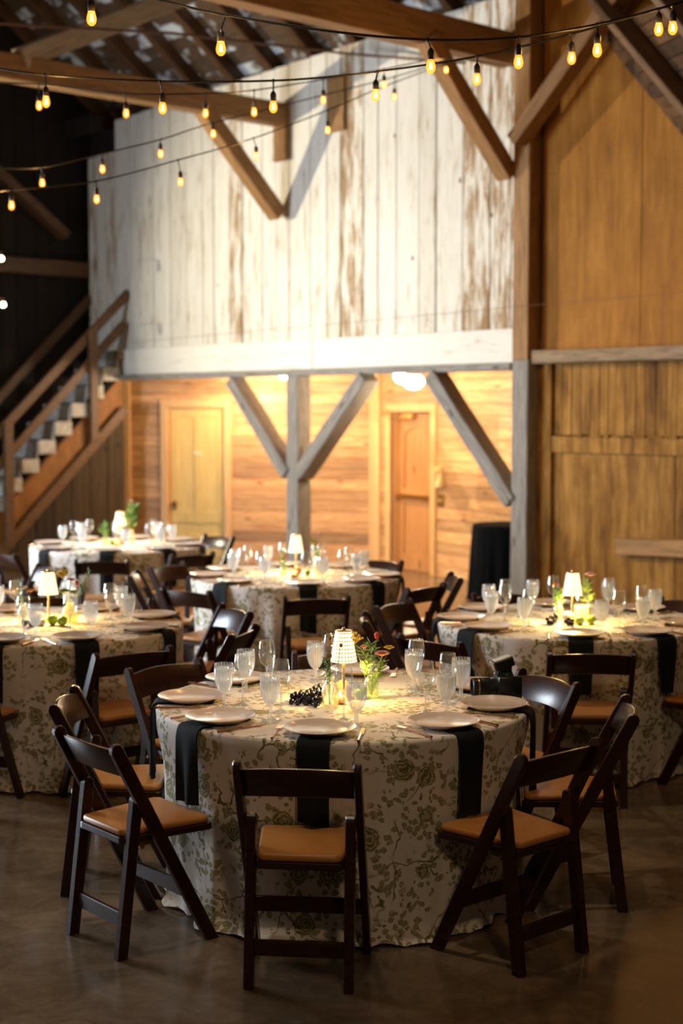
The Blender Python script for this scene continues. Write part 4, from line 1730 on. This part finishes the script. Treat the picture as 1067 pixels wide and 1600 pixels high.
# nearest table
make_grapes('bunch of black grapes lying left of the lamp on the nearest table', T('near', -0.125, -0.035), 62, (0.13, 0.075), 0)
make_vase('bud_vase', 'clear patterned bud bottle in front of the lamp, nearest table', T('near', -0.052, -0.125), M['vase_glass'], 0.125, 0.033)
make_flower('dried_flower', 'round brown dried flower head in the clear bud bottle', T('near', -0.052, -0.125, 0.01), T('near', -0.058, -0.13, 0.208), 'ball', M['dry'], 0.014)
make_flower('seed_pod', 'small dark seed pod leaning over the clear bud bottle', T('near', -0.050, -0.122, 0.01), T('near', -0.008, -0.10, 0.245), 'bud', M['dry'], 0.008)
make_flower('seed_pod', 'small dark seed pod rising left out of the clear bud bottle', T('near', -0.054, -0.120, 0.01), T('near', -0.052, -0.10, 0.275), 'bud', M['dry'], 0.008)
make_flower('green_sprig', 'thin green sprig standing in the clear bud bottle', T('near', -0.055, -0.125, 0.01), T('near', -0.07, -0.11, 0.19), 'spray', M['leaf'], 0.035, cat='sprig')
V = (0.117, 0.063)
make_vase('bud_vase', 'greenish glass bud vase right of the lamp, nearest table', T('near', *V), M['green_glass'], 0.105, 0.031)
make_flower('yellow_umbel', 'yellow umbel flower leaning left from the greenish vase', T('near', *V, 0.01), T('near', 0.045, 0.05, 0.245), 'umbel', M['yellow_petal'], 0.042)
make_flower('zinnia', 'salmon pink zinnia leaning right from the greenish vase', T('near', *V, 0.01), T('near', 0.160, 0.0, 0.185), 'ruffle', M['salmon'], 0.034)
make_flower('red_bud', 'red flower bud topping the stems in the greenish vase', T('near', *V, 0.01), T('near', 0.140, 0.05, 0.262), 'bud', M['red_petal'], 0.014)
make_flower('salmon_bud', 'small salmon blossom among the leaves of the greenish vase', T('near', *V, 0.01), T('near', 0.085, 0.02, 0.215), 'ruffle', M['salmon'], 0.017)
make_flower('yellow_flower', 'flat yellow-orange flower behind the salmon zinnia', T('near', *V, 0.01), T('near', 0.190, 0.05, 0.205), 'ruffle', M['yellow_petal'], 0.024)
for i, (dx, dy, dz, lab) in enumerate([(-0.03, -0.02, 0.20, 'left'), (0.0, 0.03, 0.22, 'upright middle'), (0.045, 0.0, 0.16, 'low right')]):
    make_flower('green_sprig', 'leafy green sprig in the greenish vase, the %s one' % lab, T('near', *V, 0.01), T('near', V[0] + dx, V[1] + dy, dz), 'spray', M['leaf_pale'], 0.042, cat='sprig')
make_fruit('peach', 'orange-red peach behind the lamp stand on the nearest table', T('near', 0.0, 0.13), 0.033, M['peach'])
make_votive('amber glass votive candle burning at the foot of the nearest lamp', T('near', -0.012, -0.055))
make_fruit('lime', 'dark green lime left of the greenish vase on the nearest table', T('near', 0.072, 0.035), 0.026, M['leaf'])
# middle table
make_vase('bud_vase', 'little green bud vase left of the middle table lamp', T('mid', -0.085, -0.02), M['green_glass'], 0.10, 0.028)
make_flower('green_sprig', 'dark green sprig in the little green vase, middle table', T('mid', -0.085, -0.02, 0.01), T('mid', -0.09, -0.02, 0.15), 'spray', M['leaf'], 0.05, cat='sprig')
make_flower('red_bud', 'red berry head in the little green vase, middle table', T('mid', -0.085, -0.02, 0.01), T('mid', -0.07, -0.03, 0.14), 'bud', M['red_petal'], 0.013)
make_vase('bud_vase', 'tall clear bud vase right of the middle table lamp', T('mid', 0.16, 0.05), M['vase_glass'], 0.15, 0.035)
make_flower('zinnia', 'pink bloom topping the tall clear vase, middle table', T('mid', 0.16, 0.05, 0.01), T('mid', 0.175, 0.05, 0.29), 'ruffle', M['pink_petal'], 0.028)
make_flower('yellow_umbel', 'orange-yellow cluster in the tall clear vase, middle table', T('mid', 0.16, 0.05, 0.01), T('mid', 0.145, 0.04, 0.22), 'umbel', M['orange_petal'], 0.03)
make_flower('green_sprig', 'green sprig in the tall clear vase, middle table', T('mid', 0.16, 0.05, 0.01), T('mid', 0.13, 0.04, 0.24), 'spray', M['leaf'], 0.05, cat='sprig')
make_fruit('peach', 'orange peach in front of the middle table lamp', T('mid', 0.01, -0.02), 0.036, M['peach'])
make_fruit('lime', 'green lime beside the orange peach, middle table', T('mid', 0.085, -0.04), 0.025, M['lime'])
make_votive('amber votive candle before the peach, middle table', T('mid', -0.01, -0.13))
# far table
make_vase('bud_vase', 'clear bud vase right of the farthest table lamp', T('far', 0.11, 0.10), M['vase_glass'], 0.13, 0.032)
make_flower('green_sprig', 'tall bushy green sprig in the farthest table vase', T('far', 0.11, 0.10, 0.01), T('far', 0.125, 0.10, 0.34), 'spray', M['leaf'], 0.11, cat='sprig')
make_flower('zinnia', 'pale pink bloom topping the tall green sprig, farthest table', T('far', 0.11, 0.10, 0.01), T('far', 0.11, 0.09, 0.38), 'ruffle', M['pink_petal'], 0.025)
make_vase('bud_vase', 'green bud vase left of the farthest table lamp', T('far', -0.11, 0.02), M['green_glass'], 0.10, 0.03)
make_flower('green_sprig', 'low green sprig in the green vase, farthest table', T('far', -0.11, 0.02, 0.01), T('far', -0.12, 0.01, 0.17), 'spray', M['leaf'], 0.07, cat='sprig')
make_fruit('peach', 'orange peach beside the farthest table lamp', T('far', 0.035, 0.05), 0.034, M['peach'])
make_votive('amber votive candle by the farthest table lamp', T('far', 0.0, -0.03))
make_fruit('lime', 'green lime left of the farthest table candle', T('far', -0.045, -0.02), 0.028, M['lime'])
# right table
make_vase('bud_vase', 'clear bud vase left of the right-hand table lamp', T('right', -0.075, -0.02), M['vase_glass'], 0.12, 0.028)
make_flower('red_bud', 'red blossom in the clear vase left of the right-hand lamp', T('right', -0.075, -0.02, 0.01), T('right', -0.085, -0.02, 0.20), 'ruffle', M['red_petal'], 0.018)
make_flower('yellow_umbel', 'yellow cluster in the clear vase left of the right-hand lamp', T('right', -0.075, -0.02, 0.01), T('right', -0.045, -0.03, 0.175), 'umbel', M['orange_petal'], 0.022)
make_flower('green_sprig', 'green sprig in the clear vase left of the right-hand lamp', T('right', -0.075, -0.02, 0.01), T('right', -0.075, -0.01, 0.18), 'spray', M['leaf'], 0.05, cat='sprig')
make_vase('bud_vase', 'clear bud vase behind the right of the right-hand table lamp', T('right', 0.115, 0.06), M['vase_glass'], 0.12, 0.03)
make_flower('zinnia', 'pale pink bloom right of the right-hand table lamp', T('right', 0.115, 0.06, 0.01), T('right', 0.115, 0.05, 0.245), 'ruffle', M['pink_petal'], 0.036)
make_flower('green_sprig', 'yellow-green sprig under the pale pink bloom, right-hand table', T('right', 0.115, 0.06, 0.01), T('right', 0.085, 0.04, 0.21), 'spray', M['leaf_pale'], 0.06, cat='sprig')
q = thing('pillar_candle', 'pale green square candle right of the right-hand lamp', 'candle', T('right', 0.055, -0.03))
b = MB()
b.box((0, 0, 0.045), (0.075, 0.075, 0.09))
b.build('wax', M['wax_green'], parent=q, bevel=0.008, segs=2)
b = MB()
b.tube([(0, 0, 0.09), (0.001, 0, 0.102)], 0.0012, 6)
b.build('wick', M['black_rubber'], parent=q)
make_fruit('apple', 'pale apple left of the right-hand lamp stand', T('right', -0.035, -0.13), 0.036, M['egg'])
make_fruit('lime', 'green lime at the foot of the right-hand lamp', T('right', 0.02, -0.19), 0.027, M['lime'])
make_fruit('lime', 'green lime under the pale candle, right-hand table', T('right', 0.085, -0.16), 0.027, M['lime'])
make_grapes('small black grape cluster left of the apple, right-hand table', T('right', -0.125, -0.17), 12, (0.05, 0.04))
make_grapes('tiny black grape cluster before the apple, right-hand table', T('right', -0.04, -0.215), 7, (0.04, 0.03))
# left table
make_vase('bud_vase', 'yellow glass vase right of the left-edge table lamp', T('left', 0.125, 0.07), M['yellow_glass'], 0.115, 0.042)
make_flower('zinnia', 'pink-red bloom in the yellow glass vase', T('left', 0.125, 0.07, 0.01), T('left', 0.135, 0.06, 0.235), 'ruffle', M['salmon'], 0.028)
make_flower('red_bud', 'round red bud right of the pink-red bloom, left-edge table', T('left', 0.125, 0.07, 0.01), T('left', 0.168, 0.06, 0.225), 'bud', M['red_petal'], 0.015)
make_flower('yellow_umbel', 'pale yellow cluster topping the yellow glass vase', T('left', 0.125, 0.07, 0.01), T('left', 0.085, 0.07, 0.27), 'umbel', M['yellow_petal'], 0.04)
make_flower('green_bloom', 'large yellow-green ruffled bloom low in the yellow vase', T('left', 0.125, 0.07, 0.01), T('left', 0.10, 0.04, 0.17), 'ruffle', M['leaf_pale'], 0.038)
make_flower('green_bloom', 'yellow-green ruffled bloom at the right of the yellow vase', T('left', 0.125, 0.07, 0.01), T('left', 0.155, 0.04, 0.165), 'ruffle', M['leaf_pale'], 0.03)
make_flower('green_sprig', 'long thin sprig reaching right out of the yellow vase', T('left', 0.125, 0.07, 0.01), T('left', 0.235, 0.08, 0.29), 'spray', M['leaf_pale'], 0.03, cat='sprig')
make_vase('bud_vase', 'clear bud vase left of the left-edge table lamp', T('left', -0.12, -0.01), M['vase_glass'], 0.12, 0.03)
make_flower('orange_flower', 'orange flower just left of the left-edge lamp shade', T('left', -0.12, -0.01, 0.01), T('left', -0.075, -0.02, 0.185), 'ruffle', M['orange_petal'], 0.025)
make_flower('cream_flower', 'cream blossom in the vase left of the left-edge lamp', T('left', -0.12, -0.01, 0.01), T('left', -0.115, -0.02, 0.20), 'ruffle', M['cream_petal'], 0.03)
make_flower('green_sprig', 'curling green sprig above the cream blossom, left-edge table', T('left', -0.12, -0.01, 0.01), T('left', -0.14, -0.02, 0.25), 'spray', M['leaf_pale'], 0.035, cat='sprig')
make_fruit('peach', 'pale peach left of the left-edge lamp stand', T('left', -0.035, 0.0), 0.038, M['egg'])
make_fruit('lime', 'green lime right of the left-edge lamp stand', T('left', 0.045, -0.02), 0.032, M['lime'])
make_fruit('lime', 'yellow-green lime farther right under the yellow vase', T('left', 0.105, -0.05), 0.030, M['lime'])
make_fruit('white_fig', 'small ivory fruit in front of the left-edge lamp', T('left', -0.008, -0.05), 0.022, M['egg'])
make_grapes('dark grape cluster left of the ivory fruit, left-edge table', T('left', -0.06, -0.08), 14, (0.07, 0.04))

# ------------------------------------------------------------------ camera left on the nearest table
ct = thing('photo_camera', 'black camera with a flash lying beside the right-hand plate, nearest table', 'camera', (0.655, 6.03, TOPZ), R(8))
q = MB()
q.box((0.02, 0, 0.048), (0.075, 0.13, 0.096))
q.box((0.03, -0.052, 0.05), (0.10, 0.03, 0.098))
q.build('body', M['black_plastic'], parent=ct, bevel=0.010, segs=2, smooth=40)
q = MB()
q.add([(-0.02, -0.03, 0.092), (0.055, -0.03, 0.092), (0.055, 0.03, 0.092), (-0.02, 0.03, 0.092),
       (-0.005, -0.018, 0.118), (0.045, -0.018, 0.118), (0.045, 0.018, 0.118), (-0.005, 0.018, 0.118)],
      [(3, 2, 1, 0), (4, 5, 6, 7), (0, 1, 5, 4), (1, 2, 6, 5), (2, 3, 7, 6), (3, 0, 4, 7)])
q.build('viewfinder', M['black_plastic'], parent=ct, bevel=0.004)
mx = Matrix.Translation((-0.018, 0.0, 0.048)) @ Matrix.Rotation(-PI / 2, 4, 'Y')
q = MB()
q.lathe([(0.034, 0.0), (0.034, 0.02), (0.036, 0.022), (0.036, 0.052), (0.038, 0.056), (0.038, 0.098), (0.035, 0.10), (0.033, 0.10), (0.032, 0.09), (0.0, 0.085)], 36, M=mx)
q.build('lens', M['black_plastic'], parent=ct, smooth=40)
q = MB()
q.lathe_open([(0.0372, 0.073), (0.0388, 0.073), (0.0388, 0.077), (0.0372, 0.077), (0.0372, 0.073)], 36, M=mx)
q.build('gold_ring', M['brass'], parent=ct)
q = MB()
for k in range(24):
    a = 2 * PI * k / 24
    q.box((-0.018 - 0.037, 0.0363 * math.cos(a), 0.048 + 0.0363 * math.sin(a)), (0.026, 0.003, 0.003))
q.build('grip_ring', M['black_rubber'], parent=ct)
fl_ = MB()
fl_.box((0.02, 0, 0.126), (0.05, 0.056, 0.03))
fl_.build('flash_foot', M['black_plastic'], parent=ct, bevel=0.004)
fl_ = MB()
mf = Matrix.Translation((0.012, 0, 0.146)) @ Matrix.Rotation(R(-18), 4, 'Y')
fl_.box((0, 0, 0), (0.085, 0.068, 0.042), mf)
fo = fl_.build('flash_head', M['black_plastic'], parent=ct, bevel=0.006, segs=2)
fl_ = MB()
fl_.box((-0.0435, 0, 0), (0.004, 0.060, 0.034), mf)
fl_.build('flash_window', M['steel'], parent=fo)
q = MB()
for (y_, z_) in ((-0.03, 0.07), (0.02, 0.075), (0.03, 0.03)):
    q.lathe([(0.006, 0.0), (0.006, 0.006)], 12, M=Matrix.Translation((0.0575, y_, z_)) @ Matrix.Rotation(PI / 2, 4, 'Y'))
q.lathe([(0.010, 0.0), (0.010, 0.012)], 16, M=Matrix.Translation((0.025, -0.045, 0.096)))
q.build('buttons', M['black_rubber'], parent=ct)

# ------------------------------------------------------------------ string lights
def make_bulb(parent):
    q = MB()
    q.ball((0, 0, 0), 0.001, 4)
    b = MB()
    b.lathe([(0.0, -0.098), (0.008, -0.096), (0.016, -0.088), (0.0195, -0.076), (0.0190, -0.066), (0.0150, -0.050), (0.0125, -0.040), (0.0, -0.040)], 16)
    bo = b.build('bulb', M['bulb'], parent=parent, smooth=70)
    s = MB()
    s.lathe([(0.0, 0.004), (0.006, 0.003), (0.012, -0.006), (0.0145, -0.012), (0.0145, -0.040), (0.013, -0.044), (0.0, -0.044)], 14)
    s.build('socket', M['socket'], parent=bo, smooth=40)
    f = MB()
    for k in range(3):
        a = 2 * PI * k / 3
        f.tube([(0.004 * math.cos(a), 0.004 * math.sin(a), -0.052), (0.007 * math.cos(a + 0.6), 0.007 * math.sin(a + 0.6), -0.082)], 0.0017, 5)
    f.build('filament', M['filament'], parent=bo)
    return bo


bulb0 = None


def strand(label, wire, bulbs, sag=0.0):
    """wire: (x, y, depth) photo stations; bulbs: (x, y centre) stations hanging from it"""
    global bulb0
    t = thing('string_light', label, 'string lights', (0, 0, 0))
    P = [at(*w_) for w_ in wire]
    t.location = P[0]
    Q = [p - P[0] for p in P]
    # smooth polyline
    pts = []
    for i in range(len(Q) - 1):
        p0, p1, p2, p3 = Q[max(i - 1, 0)], Q[i], Q[i + 1], Q[min(i + 2, len(Q) - 1)]
        for k in range(8):
            u = k / 8
            pts.append(0.5 * ((2 * p1) + (p2 - p0) * u + (2 * p0 - 5 * p1 + 4 * p2 - p3) * u * u + (3 * p1 - p0 - 3 * p2 + p3) * u ** 3))
    pts.append(Q[-1])
    q = MB()
    q.tube(pts, 0.005, 6)
    cab = q.build('cable', M['cable'], parent=t, smooth=60)
    lit = 0
    for (bx, by) in bulbs:
        # depth of the wire above the bulb
        best = None
        for i in range(len(wire) - 1):
            (xa, ya, Ya), (xb, yb, Yb) = wire[i], wire[i + 1]
            if (xa - bx) * (xb - bx) <= 0 and xa != xb:
                f = (bx - xa) / (xb - xa)
                best = Ya + (Yb - Ya) * f
        Yd = best or wire[0][2]
        # nearest cable point
        c = at(bx, by, Yd) - P[0]
        on = min(pts, key=lambda p_: (p_.x - c.x) ** 2 + (p_.y - c.y) ** 2)
        top = c + Vector((0, 0, 0.072))
        if bulb0 is None:
            bo = make_bulb(t)
            bulb0 = bo
        else:
            bo = copy_tree(bulb0, t)
        bo.location = top
        lit += 1
        if lit % 3 == 1:
            g_ = P[0] + c
            point('bulb_glow', g_, 5.0, (1.0, 0.55, 0.18), 0.03)
        if on.z - top.z > 0.004:
            drops = MB()
            drops.tube([(on.x, on.y, on.z), (top.x, top.y, top.z)], 0.004, 6)
            drops.ball((on.x, on.y, on.z), 0.009, 8)
            drops.build('drop_cord', M['cable'], parent=t)
    return t


strand('nearest strand of amber bulbs, sagging across the top centre and right',
       [(130, -30, 5.6), (253, 0, 5.7), (335, 20, 5.8), (510, 48, 5.95), (668, 62, 6.05), (810, 58, 6.1), (933, 38, 6.2), (1050, 8, 6.3), (1120, -12, 6.4)],
       [(345, 77), (673, 105), (810, 98), (933, 80), (1051, 45)])
strand('strand of amber bulbs level across the photo below the left tie beam',
       [(-30, 102, 7.3), (70, 117, 7.2), (250, 127, 7.1), (427, 126, 7.0), (545, 117, 7.0), (590, 112, 7.0), (746, 88, 6.9), (892, 53, 6.7), (1029, 14, 6.5), (1090, -5, 6.4)],
       [(72, 160), (254, 170), (427, 168), (587, 150), (745, 125), (893, 92), (1029, 47)])
strand('farther strand of small bulbs along the tie beam, ending near the right brace',
       [(-30, 128, 9.4), (60, 132, 9.4), (195, 146, 9.3), (321, 146, 9.3), (397, 141, 9.6), (505, 124, 10.3), (600, 108, 11.1), (697, 92, 12.2), (803, 104, 13.72)],
       [(61, 166), (197, 178), (321, 178), (397, 176), (505, 157), (600, 133), (697, 110)])
strand('strand of small bulbs rising from the dark left side across the white boards, upper one',
       [(-30, 262, 9.8), (64, 262, 9.9), (160, 240, 10.1), (251, 218, 10.3), (333, 192, 10.6), (500, 150, 11.5), (616, 120, 12.2), (692, 97, 12.85)],
       [(66, 287), (160, 265), (251, 241), (333, 210), (616, 152)])
strand('lowest strand of small bulbs, swinging up from the left to the white boards',
       [(-30, 300, 9.0), (20, 297, 9.1), (150, 283, 9.4), (278, 250, 9.9), (396, 216, 10.5), (512, 172, 11.3), (600, 135, 12.0), (694, 100, 12.85)],
       [(18, 322), (151, 312), (282, 285), (400, 245), (512, 204)])
strand('short run of a strand with one big bulb at the top left corner',
       [(40, -30, 5.8), (143, -14, 5.8), (260, -40, 5.8)], [(143, 30)])
